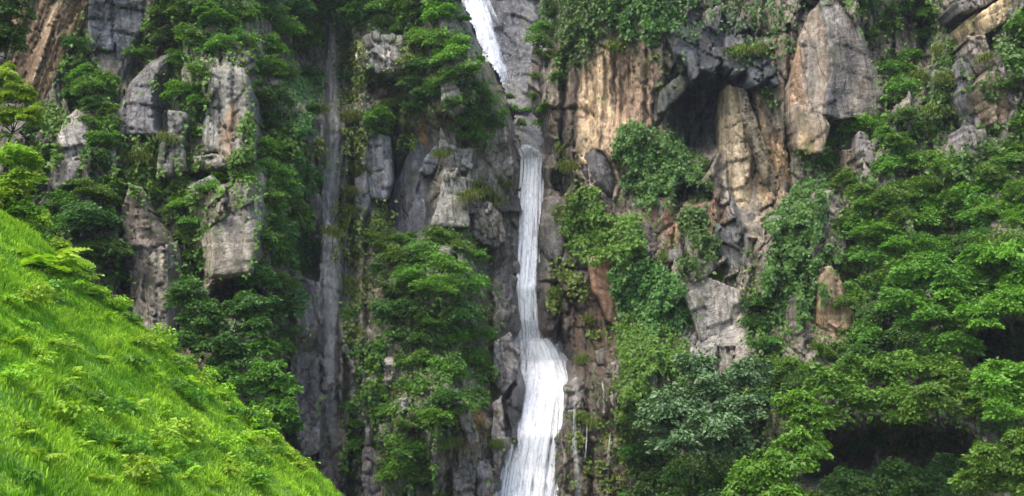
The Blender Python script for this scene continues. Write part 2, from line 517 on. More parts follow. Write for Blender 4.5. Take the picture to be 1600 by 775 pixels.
GREY_L, GREY, SLATE = (0.30, 0.28, 0.25), (0.185, 0.175, 0.16), (0.062, 0.067, 0.078)
BROWN, TAN, RUST, PALE, INK = (0.125, 0.092, 0.068), (0.32, 0.215, 0.125), (0.27, 0.145, 0.065), (0.40, 0.365, 0.31), (0.042, 0.045, 0.048)
BLOBS = [  # px, py, rx, ry, colour, strength
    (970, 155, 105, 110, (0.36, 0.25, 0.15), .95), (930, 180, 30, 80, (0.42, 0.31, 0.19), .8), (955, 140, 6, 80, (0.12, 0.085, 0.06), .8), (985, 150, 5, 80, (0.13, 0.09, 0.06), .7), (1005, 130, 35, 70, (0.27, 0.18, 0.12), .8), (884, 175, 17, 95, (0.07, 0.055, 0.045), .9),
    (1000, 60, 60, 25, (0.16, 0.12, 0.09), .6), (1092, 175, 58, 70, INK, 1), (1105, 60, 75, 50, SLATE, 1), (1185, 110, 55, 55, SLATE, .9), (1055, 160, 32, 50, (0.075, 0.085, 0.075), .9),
    (1042, 345, 28, 55, (0.24, 0.135, 0.075), .9), (1105, 330, 30, 60, (0.19, 0.115, 0.07), .9), (1010, 380, 30, 50, (0.14, 0.11, 0.085), .8),
    (945, 450, 30, 60, (0.21, 0.11, 0.055), .9), (905, 500, 40, 80, (0.105, 0.07, 0.045), .9), (935, 545, 40, 60, (0.13, 0.085, 0.05), .9), (930, 680, 45, 100, (0.13, 0.10, 0.075), .8),
    (735, 655, 28, 60, (0.21, 0.115, 0.02), .9), (765, 530, 16, 110, (0.13, 0.115, 0.03), .8), (750, 740, 60, 50, (0.24, 0.20, 0.17), .8), (585, 650, 40, 120, (0.17, 0.15, 0.13), .6),
    (512, 340, 42, 380, (0.19, 0.172, 0.155), .85), (548, 260, 26, 200, (0.06, 0.072, 0.035), .7), (475, 560, 35, 160, (0.155, 0.135, 0.12), .8), (475, 320, 25, 80, (0.16, 0.14, 0.12), .7),
    (648, 290, 46, 95, SLATE, 1), (620, 230, 30, 60, (0.08, 0.08, 0.075), .8), (658, 212, 8, 30, (0.34, 0.2, 0.08), 1), (705, 290, 45, 70, (0.26, 0.235, 0.195), .8), (770, 300, 45, 80, (0.25, 0.215, 0.185), .8),
    (800, 520, 24, 260, (0.19, 0.17, 0.155), .8), (855, 500, 30, 80, (0.09, 0.07, 0.055), .8), (95, 250, 60, 80, (0.10, 0.075, 0.06), .8), (310, 250, 70, 60, (0.12, 0.10, 0.08), .5),
    (1225, 110, 26, 110, (0.20, 0.15, 0.10), .8), (1205, 260, 30, 80, (0.26, 0.18, 0.105), .8), (1215, 160, 14, 60, (0.09, 0.08, 0.07), .7), (1470, 130, 55, 130, (0.15, 0.13, 0.11), .7), (1550, 310, 60, 70, (0.16, 0.125, 0.09), .7),
    (1300, 470, 40, 60, TAN, .8), (1250, 520, 20, 70, (0.19, 0.155, 0.125), .8), (1110, 490, 60, 70, (0.25, 0.235, 0.21), .8), (1150, 380, 24, 50, (0.08, 0.08, 0.08), .8), (990, 700, 40, 60, (0.12, 0.10, 0.07), .5),
    (835, 330, 20, 120, (0.10, 0.08, 0.065), .8), (845, 130, 22, 60, (0.22, 0.19, 0.16), .8)]
WETS = [(830, 400, 30, 200), (835, 660, 60, 130), (900, 520, 60, 120), (925, 690, 50, 90), (515, 350, 35, 330), (648, 290, 55, 95), (1100, 110, 90, 100), (1080, 180, 60, 70), (800, 620, 40, 150)]


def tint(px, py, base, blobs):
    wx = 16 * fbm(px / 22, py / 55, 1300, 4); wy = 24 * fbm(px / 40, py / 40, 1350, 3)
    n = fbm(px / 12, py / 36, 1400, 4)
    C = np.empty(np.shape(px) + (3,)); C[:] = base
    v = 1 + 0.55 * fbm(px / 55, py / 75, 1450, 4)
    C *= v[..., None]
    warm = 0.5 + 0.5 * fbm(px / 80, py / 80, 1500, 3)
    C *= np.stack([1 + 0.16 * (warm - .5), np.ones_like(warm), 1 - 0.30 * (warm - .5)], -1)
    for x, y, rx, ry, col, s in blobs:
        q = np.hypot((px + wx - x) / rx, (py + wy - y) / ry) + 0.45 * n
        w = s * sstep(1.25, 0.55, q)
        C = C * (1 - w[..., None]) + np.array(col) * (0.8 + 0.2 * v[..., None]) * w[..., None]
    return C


def wetness(px, py):
    w = np.zeros(np.shape(px))
    for x, y, rx, ry in WETS:
        w = np.maximum(w, sstep(1.3, 0.5, np.hypot((px - x) / rx, (py - y) / ry) + 0.3 * fbm(px / 20, py / 50, 1600, 3)))
    return w


# ------------------------------------------------------------------ single rocks: outlines, colours, tilts (built after the cliff they sit in)
ROCKDEF = []


def rock(*a, **k):
    ROCKDEF.append((a, k))


rock('crag', 'rust-brown ribbed rock face with long slanting stripes', [(34, -40), (150, -40), (133, 10), (112, 60), (92, 110), (72, 165), (45, 190), (28, 225), (-10, 245), (-40, 240), (-20, 150), (10, 80)],
     off=-2.0, base=(0.36, 0.235, 0.13), blobs=[(64, 100, 5, 300, (0.48, 0.37, 0.25), .8), (92, 100, 9, 300, (0.42, 0.25, 0.12), .8), (48, 100, 6, 300, (0.22, 0.145, 0.085), .6), (76, 100, 4, 300, (0.24, 0.155, 0.09), .6)], shear=.36,
     mat=M_RIB, planes=((0.0, 0, 0), (0.03, 0.01, -0.8)), cell=(13, 160), seed=3, fac=1.3, landmark='rust-brown ribbed rock face')
rock('rock_slab', 'dark blue-grey cracked slab under the hanging shrubs', [(142, -40), (246, -40), (238, 12), (222, 42), (206, 72), (198, 108), (186, 134), (168, 126), (150, 100), (140, 50)],
     off=-1.6, base=(0.13, 0.135, 0.145), cell=(60, 30), seed=11, planes=((0, .01, 0), (.02, 0, -.3)), fac=1.4, landmark='dark blue-grey cracked slab')
rock('rock_slab', 'pale grey pointed slab leaning below the rusty stripes', [(118, 172), (130, 178), (137, 196), (133, 248), (112, 278), (86, 297), (70, 272), (90, 215), (104, 185)],
     off=-2.2, base=(0.30, 0.27, 0.235), cell=(50, 44), seed=21, mat=M_SLAB, planes=((.012, -.012, 0), (-.03, 0, -.3)), landmark='pale grey pointed slab')
rock('rock_slab', 'grey hatched slab with a flat bottom edge', [(264, 84), (256, 110), (244, 124), (240, 160), (244, 200), (252, 210), (184, 212), (182, 178), (204, 130), (236, 98)],
     off=-2.0, base=(0.20, 0.185, 0.175), cell=(60, 44), seed=31, mat=M_SLAB, planes=((-.012, -.01, 0),), edge=(.5, 6), landmark='grey hatched slab')
rock('rock_block', 'small pale stacked block beside the grey hatched slab', [(262, 174), (290, 176), (291, 200), (284, 214), (279, 268), (246, 272), (250, 226), (264, 205)],
     off=-1.6, base=(0.27, 0.255, 0.22), cell=(16, 22), seed=41, blobs=[(265, 240, 14, 20, (0.12, 0.13, 0.06), .5)], landmark='small pale stacked block')
rock('rock_block', 'square grey block with an orange-tan streak down its front', [(326, 112), (358, 100), (378, 110), (389, 142), (394, 205), (391, 246), (352, 250), (338, 232), (314, 238), (320, 182), (330, 150)],
     off=-3.0, base=(0.22, 0.205, 0.18), blobs=[(358, 205, 15, 60, (0.30, 0.185, 0.10), .85), (330, 205, 14, 22, (0.36, 0.34, 0.30), .9), (335, 160, 10, 30, (0.08, 0.075, 0.07), .9), (360, 108, 30, 10, (0.28, 0.25, 0.2), .9)],
     planes=((0, -.004, 0), (-.035, 0, -.7), (.07, 0, -2.0)), cell=(34, 60), seed=51, landmark='square tan-streaked block')
rock('rock_ledge', 'thin pale ledge of stone beneath the square tan-streaked block', [(304, 244), (338, 240), (378, 250), (340, 262), (306, 258)], off=-2.6, thick=3, base=(0.28, 0.255, 0.22), seed=61, step=2.4, cell=(20, 10), landmark='thin pale ledge')
rock('rock_slab', 'tilted pale grey slab tucked into the bushes', [(296, 290), (330, 274), (340, 284), (312, 306), (296, 308)], off=-1.6, thick=3, base=(0.24, 0.23, 0.215), seed=71, step=2.4, mat=M_SLAB, landmark='tilted pale grey slab')
rock('rock_pillar', 'brown weathered cap rock with a pointed top', [(205, 290), (219, 294), (228, 322), (240, 342), (262, 362), (272, 385), (246, 398), (228, 425), (220, 462), (206, 462), (198, 400), (188, 335)],
     off=-3.0, base=(0.19, 0.155, 0.125), planes=((0, 0, 0), (-.03, 0, -.3), (.03, -.02, -.9)), cell=(30, 26), seed=81, fac=1.4, landmark='brown weathered cap rock')
rock('rock_pillar', 'pale prism of rock striped with dark stains above the grass', [(228, 408), (250, 388), (272, 380), (284, 410), (276, 440), (269, 470), (269, 562), (240, 548), (214, 520), (206, 465), (218, 440)],
     off=-4.2, base=(0.27, 0.245, 0.205), blobs=[(232, 425, 5, 40, (0.08, 0.07, 0.055), .9), (271, 420, 6, 34, (0.08, 0.07, 0.055), .9), (252, 440, 9, 50, (0.38, 0.32, 0.22), .8)],
     planes=((0, 0, 0), (-.03, 0, -.3), (.06, 0, -.9)), cell=(16, 70), seed=91, landmark='pale stained prism of rock')
rock('rock_block', 'pale box-shaped slab with a clean flat face', [(402, 308), (403, 345), (399, 392), (390, 426), (330, 433), (324, 415), (315, 376), (336, 346), (372, 324)],
     off=-3.5, base=(0.33, 0.295, 0.24), planes=((0, -.004, 0), (-.05, 0, -1.6)), cell=(90, 70), seed=101, fac=.6, edge=(.4, 5), mat=M_SLAB, landmark='pale box-shaped slab')
rock('rock_column', 'tall pale grey column polished by the thin veil fall', [(504, 372), (512, 346), (520, 366), (527, 392), (529, 470), (537, 540), (536, 588), (512, 606), (500, 560), (497, 470)],
     off=-0.3, base=(0.20, 0.183, 0.168), cell=(30, 90), seed=111, wet=.7, planes=((0, -.004, 0), (.05, 0, -.5)), landmark='tall pale column')
rock('rock_column', 'brown-grey wall slab at the foot of the thin veil fall', [(458, 480), (478, 440), (498, 446), (497, 560), (498, 700), (472, 716), (456, 640), (454, 560)], off=-1.5, base=(0.17, 0.148, 0.132), cell=(22, 70), seed=121, wet=.4, landmark='brown-grey wall slab')
rock('rock_column', 'dark jointed rock below the tall pale column', [(500, 640), (530, 606), (545, 650), (536, 760), (505, 775), (496, 700)], off=-1.2, base=(0.12, 0.10, 0.085), cell=(22, 50), seed=131, landmark='dark jointed rock')
rock('cap_rock', 'cracked pale cap rock overhanging a shallow hollow', [(562, 66), (584, 54), (612, 56), (634, 70), (641, 92), (628, 104), (600, 110), (572, 104), (558, 90)],
     off=-2.4, thick=4, base=(0.33, 0.315, 0.28), cell=(15, 20), seed=141, fac=1.5, landmark='cracked pale cap rock')
rock('rock_slab', 'brown stone in the hollow beneath the cracked cap rock', [(578, 146), (588, 122), (612, 116), (622, 134), (606, 150), (588, 154)], off=-1.0, thick=3, base=(0.20, 0.155, 0.13), seed=151, step=2.4, landmark='brown hollow stone')
rock('rock_column', 'narrow pale upright rib beside the cracked cap rock hollow', [(561, 150), (571, 148), (573, 240), (568, 262), (559, 240)], off=-1.4, thick=3, base=(0.24, 0.225, 0.17), seed=161, step=2.4, cell=(10, 40), landmark='narrow pale rib')
rock('rock_slab', 'smooth grey hanging slab between two dark clefts', [(576, 218), (592, 210), (608, 216), (613, 282), (600, 312), (576, 306), (572, 260)], off=-1.8, base=(0.185, 0.185, 0.19), cell=(50, 60), seed=171, planes=((0, 0, 0), (.03, 0, -.3)), landmark='smooth grey hanging slab')
rock('rock_slab', 'long grey sliver under the smooth grey hanging slab', [(556, 280), (572, 268), (576, 320), (566, 340), (554, 335)], off=-1.2, thick=3, base=(0.18, 0.175, 0.17), seed=176, step=2.4, landmark='long grey sliver')
rock('wet_rock', 'smooth dark wet rock with an arched upper edge', [(634, 364), (637, 320), (650, 288), (666, 278), (672, 292), (668, 330), (660, 352), (648, 366)], off=-1.6, base=(0.105, 0.108, 0.12), cell=(60, 80), fac=.5, seed=181, wet=.9, edge=(.4, 12), planes=((.02, -.006, 0), (-.02, 0, 0)), landmark='smooth dark wet rock')
rock('wet_rock', 'slate-coloured leaning facet above the arched wet rock', [(656, 268), (664, 246), (682, 226), (690, 234), (686, 256), (672, 274)], off=-1.8, thick=4, base=(0.15, 0.15, 0.165), fac=.5, seed=191, wet=.9, step=2.4, landmark='slate leaning facet')
rock('wet_rock', 'long dark sheet of wet slate below an orange stain', [(616, 372), (610, 320), (618, 290), (638, 244), (656, 188), (676, 190), (692, 204), (696, 232), (690, 262), (680, 300), (676, 340), (664, 372)], off=-0.5, base=(0.10, 0.102, 0.115), blobs=[(660, 208, 6, 28, (0.38, 0.23, 0.08), 1), (640, 300, 8, 60, (0.05, 0.05, 0.055), .8)], fac=.6, cell=(50, 120), seed=201, wet=.9, shear=.35, planes=((.012, 0, 0), (-.03, 0, -.2)), landmark='sheet of wet slate')
rock('rock_block', 'angular light grey block facing the sky beside the wet slate', [(694, 262), (712, 278), (726, 278), (731, 312), (732, 352), (700, 354), (674, 350), (688, 306)], off=-1.8, base=(0.26, 0.24, 0.195), cell=(60, 60), fac=.8, seed=211, planes=((.006, -.008, 0),), landmark='angular light grey block')
rock('rock_block', 'pale wedge of stone above the angular light grey block', [(690, 200), (712, 232), (742, 232), (738, 262), (716, 268), (694, 258), (686, 232)], off=-1.0, thick=4, base=(0.24, 0.22, 0.19), fac=1.3, seed=221, cell=(20, 24), landmark='pale wedge of stone')
rock('rock_block', 'fractured brown-grey block beside the middle waterfall', [(734, 312), (762, 314), (782, 336), (790, 372), (776, 386), (752, 378), (734, 360)], off=-1.8, base=(0.19, 0.17, 0.15), fac=1.6, seed=231, cell=(15, 20), landmark='fractured brown-grey block')
rock('rock_block', 'rounded pale boulder at the lip of the middle waterfall', [(770, 196), (786, 192), (794, 208), (792, 222), (776, 224), (768, 212)], off=-1.2, thick=4, base=(0.24, 0.21, 0.175), fac=.7, seed=241, step=2.4, landmark='rounded lip boulder')
rock('rock_block', 'smooth pale oval stone beneath the lip boulder', [(784, 252), (798, 244), (804, 258), (800, 276), (788, 272), (782, 264)], off=-1.6, thick=4, base=(0.28, 0.25, 0.215), fac=.6, seed=251, step=2.4, landmark='smooth oval stone')
rock('rock_block', 'dark jagged shoulder of rock the middle waterfall pours past', [(797, 216), (808, 218), (818, 240), (826, 262), (824, 300), (816, 330), (806, 310), (808, 280), (800, 250)], off=-2.0, thick=4, base=(0.13, 0.11, 0.095), fac=1.4, seed=261, step=2.4, wet=.6, cell=(12, 20), landmark='dark jagged shoulder')
rock('boulder', 'big grey-brown boulder close beside the middle waterfall', [(850, 312), (866, 306), (884, 314), (890, 360), (886, 398), (872, 424), (852, 396), (845, 356)], off=-2.2, base=(0.175, 0.155, 0.138), cell=(60, 60), fac=.7, seed=271, edge=(.6, 14), wet=.3, landmark='grey-brown boulder')
rock('boulder', 'dark lens-shaped boulder hanging below the tan flutes', [(912, 240), (926, 226), (944, 232), (960, 252), (971, 286), (962, 310), (955, 322), (946, 308), (932, 296), (914, 268)], off=-2.2, base=(0.085, 0.08, 0.082), cell=(60, 60), fac=.5, seed=281, edge=(.8, 18), planes=((-.012, -.01, 0), (.03, 0, 0)), wet=.35, landmark='dark lens-shaped boulder')
rock('rock_overhang', 'black slate brow arching over the dark cave', [(1052, 30), (1080, 44), (1108, 38), (1140, 56), (1168, 50), (1184, 84), (1206, 92), (1214, 132), (1196, 124), (1178, 132), (1164, 108), (1146, 112), (1130, 96), (1112, 112), (1098, 108), (1086, 126), (1078, 96), (1056, 80)], off=-1.0, thick=4, base=(0.055, 0.057, 0.064), blobs=[(1150, 80, 26, 30, (0.13, 0.125, 0.12), .7)], cell=(34, 30), fac=3.0, seed=291, wet=.7, planes=((0, -.02, 0),), landmark='black slate brow')
rock('rock_overhang', 'dark green-grey wedge beside the cave mouth', [(1032, 142), (1060, 118), (1082, 110), (1070, 142), (1040, 172), (1028, 176)], off=-1.6, thick=4, base=(0.085, 0.09, 0.08), cell=(50, 40), fac=.7, seed=301, landmark='dark green-grey wedge')
rock('rock_pillar', 'pale tan pillar standing at the cave mouth', [(1126, 148), (1140, 136), (1156, 142), (1162, 170), (1166, 210), (1176, 240), (1172, 270), (1184, 300), (1194, 345), (1196, 388), (1176, 372), (1150, 345), (1134, 290), (1128, 220)],
     off=-1.6, base=(0.34, 0.265, 0.165), blobs=[(1142, 160, 16, 26, (0.27, 0.23, 0.14), .8), (1150, 240, 18, 40, (0.38, 0.30, 0.2), .8)], cell=(40, 44), seed=311, planes=((0, -.003, 0), (-.05, 0, -.4), (.05, 0, -.7)), landmark='pale tan pillar')
rock('leaning_rock', 'leaning olive-brown blade of rock propped on the tan pillar', [(1156, 140), (1166, 144), (1190, 210), (1212, 270), (1226, 316), (1214, 318), (1190, 262), (1172, 216), (1160, 180)], off=-2.4, thick=3, base=(0.20, 0.165, 0.11), seed=321, step=2.4, cell=(16, 60), landmark='leaning rock blade')
rock('leaning_rock', 'orange-tan leaning rib behind the olive-brown blade', [(1182, 146), (1196, 156), (1214, 200), (1230, 240), (1238, 300), (1228, 318), (1212, 262), (1196, 210)], off=-1.4, thick=3, base=(0.30, 0.20, 0.115), blobs=[(1204, 190, 6, 40, (0.07, 0.06, 0.05), .8)], seed=331, step=2.4, cell=(14, 50), landmark='orange-tan leaning rib')
rock('rock_slab', 'grey scaly side of the big triangular crag', [(1284, 4), (1308, 8), (1330, 18), (1346, 50), (1358, 90), (1372, 130), (1388, 176), (1350, 178), (1312, 182), (1290, 176), (1300, 110), (1296, 60)],
     off=-3.0, base=(0.21, 0.185, 0.16), blobs=[(1312, 145, 26, 36, (0.085, 0.08, 0.078), .9)], mat=M_SLAB, cell=(60, 40), fac=.7, seed=341, planes=((.012, -.006, 0), (.04, 0, -1.0)), landmark='big triangular crag')
rock('rock_slab', 'smooth tan side of the big triangular crag', [(1283, 6), (1296, 60), (1299, 110), (1289, 178), (1296, 196), (1284, 236), (1266, 238), (1250, 228), (1238, 180), (1236, 130), (1252, 60), (1268, 20)],
     off=-2.4, base=(0.26, 0.20, 0.14), blobs=[(1246, 130, 14, 60, (0.32, 0.19, 0.10), .8), (1272, 120, 14, 60, (0.24, 0.21, 0.17), .8), (1270, 225, 18, 20, (0.33, 0.24, 0.13), .9)], cell=(60, 90), fac=.7, seed=351, planes=((-.015, -.004, 0),), landmark='tan side of the triangular crag')
rock('rock_sliver', 'thin grey sliver poking from the bushes under the triangular crag', [(1344, 206), (1352, 208), (1368, 240), (1380, 272), (1384, 292), (1366, 284), (1352, 262), (1344, 236)], off=-2.6, thick=3, base=(0.23, 0.20, 0.17), seed=361, step=2.4, mat=M_SLAB, landmark='thin grey sliver')
rock('rock_block', 'brown stub of rock beside the thin grey sliver', [(1316, 236), (1340, 232), (1350, 262), (1346, 272), (1324, 268)], off=-1.4, thick=3, base=(0.22, 0.165, 0.12), seed=366, step=2.4, landmark='brown stub of rock')
rock('rock_block', 'upper sunny-yellow jointed block', [(1510, 32), (1528, 18), (1538, 40), (1538, 56), (1514, 58)], off=-2.0, thick=4, base=(0.38, 0.27, 0.14), seed=371, step=2.4, cell=(40, 40), fac=.7, landmark='yellow jointed block')
rock('rock_block', 'long yellow block under a dark roof of rock', [(1534, 20), (1580, -12), (1584, 8), (1570, 34), (1542, 52), (1541, 40)], off=-2.0, thick=4, base=(0.38, 0.285, 0.16), seed=376, step=2.4, cell=(40, 40), fac=.7, landmark='long yellow block')
rock('rock_roof', 'dark grey roof slab over the yellow blocks', [(1494, 4), (1540, -14), (1580, -24), (1576, -12), (1530, 12), (1500, 20)], off=-3.0, thick=5, base=(0.15, 0.14, 0.13), seed=379, step=2.4, landmark='dark grey roof slab')
rock('leaning_rock', 'tan rock rib slanting down between the creepers', [(1512, 58), (1540, 56), (1548, 86), (1566, 108), (1586, 138), (1592, 164), (1576, 160), (1560, 122), (1540, 104), (1522, 84)], off=-1.8, thick=4, base=(0.33, 0.26, 0.19), seed=381, step=2.4, cell=(24, 30), landmark='slanting tan rib')
rock('rock_slab', 'ochre-patched slab below the slanting tan rib', [(1546, 108), (1566, 124), (1582, 146), (1588, 172), (1576, 190), (1556, 196), (1540, 158), (1530, 130)], off=-1.2, thick=4, base=(0.27, 0.19, 0.115), seed=386, blobs=[(1560, 130, 14, 20, (0.16, 0.14, 0.09), .8)], landmark='ochre-patched slab')
rock('rock_slab', 'grey crag flank with brown hollow beneath it', [(1500, 92), (1512, 84), (1528, 130), (1544, 170), (1572, 196), (1566, 222), (1540, 220), (1516, 196), (1504, 150)], off=-0.8, thick=4, base=(0.20, 0.18, 0.16), seed=391, fac=1.4, cell=(22, 30), landmark='grey crag flank')
rock('rock_slab', 'pinkish grey tongue of rock above the bright bushes', [(1506, 198), (1520, 196), (1546, 226), (1536, 246), (1518, 248), (1510, 224)], off=-1.6, thick=4, base=(0.26, 0.22, 0.20), seed=396, step=2.4, mat=M_SLAB, landmark='pinkish tongue of rock')
rock('rock_slab', 'rough grey slab above the dark broadleaf tree', [(1066, 440), (1100, 432), (1136, 448), (1166, 458), (1168, 500), (1164, 545), (1130, 552), (1100, 545), (1086, 500), (1074, 470)], off=-1.8, base=(0.245, 0.23, 0.205), mat=M_SLAB, cell=(50, 40), fac=.8, seed=401, planes=((0, -.006, 0), (.05, 0, -1.5)), landmark='rough grey slab')
rock('rock_stub', 'weathered pale stub wrapped in ivy', [(1276, 300), (1298, 298), (1312, 316), (1308, 350), (1296, 372), (1276, 400), (1268, 370), (1276, 340)], off=-1.8, base=(0.28, 0.235, 0.185), fac=1.3, cell=(22, 22), seed=411, landmark='pale ivy-wrapped stub')
rock('rock_stub', 'tan upright stub below the ivy-wrapped rock', [(1284, 420), (1300, 416), (1320, 450), (1334, 478), (1330, 510), (1306, 520), (1284, 512), (1282, 460)], off=-1.8, base=(0.33, 0.24, 0.145), blobs=[(1306, 470, 5, 40, (0.12, 0.09, 0.06), .8)], fac=.9, cell=(26, 60), seed=421, landmark='tan upright stub')
rock('rock_column', 'thin brown rock column rising from the thicket', [(1244, 466), (1254, 460), (1262, 500), (1264, 560), (1250, 566), (1244, 520)], off=-1.8, thick=4, base=(0.18, 0.15, 0.125), seed=431, step=2.4, cell=(20, 30), landmark='thin brown column')
rock('rock_slab', 'narrow dull brown blade of rock framed by creeper', [(1000, 348), (1020, 352), (1030, 392), (1020, 408), (1004, 392)], off=-0.8, thick=3, base=(0.15, 0.125, 0.11), seed=441, step=2.4, landmark='narrow grey blade')
rock('rock_slab', 'dark leaning slab in the cleft beside the pale tan pillar', [(1120, 350), (1140, 362), (1158, 392), (1166, 420), (1146, 424), (1128, 400), (1116, 374)], off=-1.0, thick=3, base=(0.10, 0.10, 0.10), seed=451, step=2.4, landmark='dark leaning slab')
rock('rock_slab', 'red-brown slab patch beside the wet brown wall', [(920, 404), (948, 398), (958, 424), (972, 462), (968, 512), (950, 500), (940, 470), (926, 452)], off=-0.4, thick=3, base=(0.225, 0.125, 0.07), seed=461, cell=(40, 60), fac=.6, wet=.4, landmark='red-brown slab patch')
rock('rock_block', 'square brown stone splitting the foot of the middle waterfall', [(844, 522), (860, 520), (861, 549), (845, 551)], off=-2.4, thick=3, base=(0.13, 0.075, 0.05), seed=471, step=2.2, wet=.8, landmark='square brown stone')
rock('rock_block', 'pale stone step where water trickles off the lower cascade', [(882, 604), (900, 590), (914, 600), (912, 640), (898, 652), (884, 640)], off=-1.8, thick=3, base=(0.24, 0.21, 0.18), seed=481, step=2.4, wet=.6, landmark='pale stone step')
rock('rock_root', 'tan root-like ridge of rock running down to the pool', [(946, 688), (956, 692), (974, 724), (994, 748), (1006, 790), (980, 790), (966, 752), (950, 724)], off=-1.8, thick=3, base=(0.28, 0.225, 0.155), seed=491, step=2.4, cell=(14, 30), landmark='tan root-like ridge')
rock('rock_block', 'pale pillar stone flanking the lower cascade', [(772, 536), (796, 520), (812, 548), (806, 590), (786, 616), (770, 590)], off=-1.8, thick=3, base=(0.245, 0.215, 0.19), seed=501, fac=1.4, cell=(18, 24), wet=.3, landmark='pale pillar stone')
rock('rock_block', 'grey split block at the foot of the lower cascade', [(706, 726), (728, 716), (742, 738), (740, 790), (712, 792)], off=-1.6, thick=3, base=(0.25, 0.215, 0.19), seed=511, fac=1.5, cell=(16, 16), landmark='grey split block')
rock('rock_block', 'pale cracked block under the orange mossy ledge', [(744, 722), (764, 720), (772, 750), (768, 790), (746, 788)], off=-1.6, thick=3, base=(0.26, 0.225, 0.2), seed=516, fac=1.5, cell=(14, 14), landmark='pale cracked block')
rock('rock_slab', 'long upright grey plate beside the lower cascade', [(770, 632), (784, 620), (788, 680), (782, 740), (772, 740), (768, 690)], off=-1.6, thick=3, base=(0.21, 0.185, 0.165), seed=521, step=2.4, cell=(14, 40), landmark='long upright grey plate')
rock('rock_slab', 'slanting brown plate poking out under the big bush', [(708, 630), (722, 628), (742, 668), (748, 690), (734, 696), (722, 668)], off=-1.8, thick=3, base=(0.22, 0.18, 0.145), seed=526, step=2.4, landmark='slanting brown plate')
rock('rock_block', 'white weathered stone by the column foot in the ferny gully', [(566, 594), (584, 586), (586, 606), (574, 624), (564, 616)], off=-1.4, thick=3, base=(0.30, 0.27, 0.235), seed=531, step=2.2, cell=(12, 12), landmark='white weathered stone')
rock('rock_block', 'upright bone-coloured stone set in moss', [(600, 562), (612, 558), (616, 574), (610, 602), (602, 606)], off=-1.4, thick=3, base=(0.34, 0.305, 0.265), seed=536, step=2.2, cell=(12, 14), landmark='bone-coloured stone')
rock('rock_block', 'rounded pale stone among the gully ferns', [(592, 664), (606, 658), (610, 676), (602, 692), (592, 690)], off=-1.6, thick=3, base=(0.32, 0.28, 0.24), seed=541, step=2.2, fac=.7, landmark='rounded gully stone')
rock('rock_block', 'small square pale stone half lost in the big bush', [(622, 624), (634, 622), (638, 644), (624, 646)], off=-1.8, thick=3, base=(0.31, 0.28, 0.245), seed=546, step=2.2, landmark='small square stone')
rock('rock_slab', 'lilac-grey upright plate in the ferny gully', [(564, 626), (580, 620), (584, 670), (578, 680), (568, 664)], off=-1.2, thick=3, base=(0.235, 0.215, 0.205), seed=551, step=2.2, cell=(20, 30), landmark='lilac-grey plate')
rock('rock_slab', 'tall grey plate at the bottom of the ferny gully', [(566, 704), (578, 694), (590, 716), (600, 770), (572, 790), (566, 750)], off=-1.4, thick=3, base=(0.225, 0.205, 0.185), seed=556, step=2.4, cell=(24, 40), landmark='tall gully plate')
rock('rock_slab', 'brown-grey facet of rock beside the thin veil fall', [(462, 318), (486, 296), (498, 304), (496, 342), (478, 356), (464, 346)], off=-1.0, thick=3, base=(0.19, 0.165, 0.145), seed=561, step=2.4, landmark='brown flank')
rock('rock_crag', 'pale crag shoulder beside the upper waterfall gully', [(832, 76), (842, 70), (850, 100), (856, 140), (846, 176), (834, 168), (826, 128)], off=1.0, thick=5, base=(0.22, 0.19, 0.165), seed=571, step=2.4, Y=61, landmark='pale crag shoulder')
rock('rock_slab', 'grey leaning face under the dark upper thicket', [(690, 126), (704, 118), (720, 146), (724, 166), (704, 176), (690, 160)], off=-1.4, thick=4, base=(0.20, 0.19, 0.18), seed=576, step=2.4, landmark='grey leaning face')


STEP = 2.25
GX = np.arange(-240, 1840.1, STEP); GY = np.arange(-240, 960.1, STEP)
PX, PY = np.meshgrid(GX, GY)
LAND = landform(PX, PY)
REL = relief(PX, PY)
for a_, k_ in ROCKDEF:            # seat every rock in a shallow socket of the cliff
    q_ = np.array(a_[2])
    sl_ = (slice(max(0, int((q_[:, 1].min() - 30 - GY[0]) / STEP)), int((q_[:, 1].max() + 30 - GY[0]) / STEP)), slice(max(0, int((q_[:, 0].min() - 30 - GX[0]) / STEP)), int((q_[:, 0].max() + 30 - GX[0]) / STEP)))
    w_ = sstep(2, 9, np.where(in_poly(PX[sl_], PY[sl_], a_[2]), poly_dist(PX[sl_], PY[sl_], a_[2]), 0))
    REL[sl_] = REL[sl_] * (1 - w_) + 0.35 * w_
DEP = LAND + REL


def surf(px, py):
    """depth of the cliff face (metres ahead) at a photograph pixel"""
    i = np.clip(((np.asarray(px) - GX[0]) / STEP).astype(int), 0, len(GX) - 1)
    j = np.clip(((np.asarray(py) - GY[0]) / STEP).astype(int), 0, len(GY) - 1)
    return DEP[j, i]


def grid_faces(nx, ny):
    idx = np.arange(nx * ny).reshape(ny, nx)
    return np.stack([idx[:-1, :-1], idx[1:, :-1], idx[1:, 1:], idx[:-1, 1:]], -1).reshape(-1, 4)


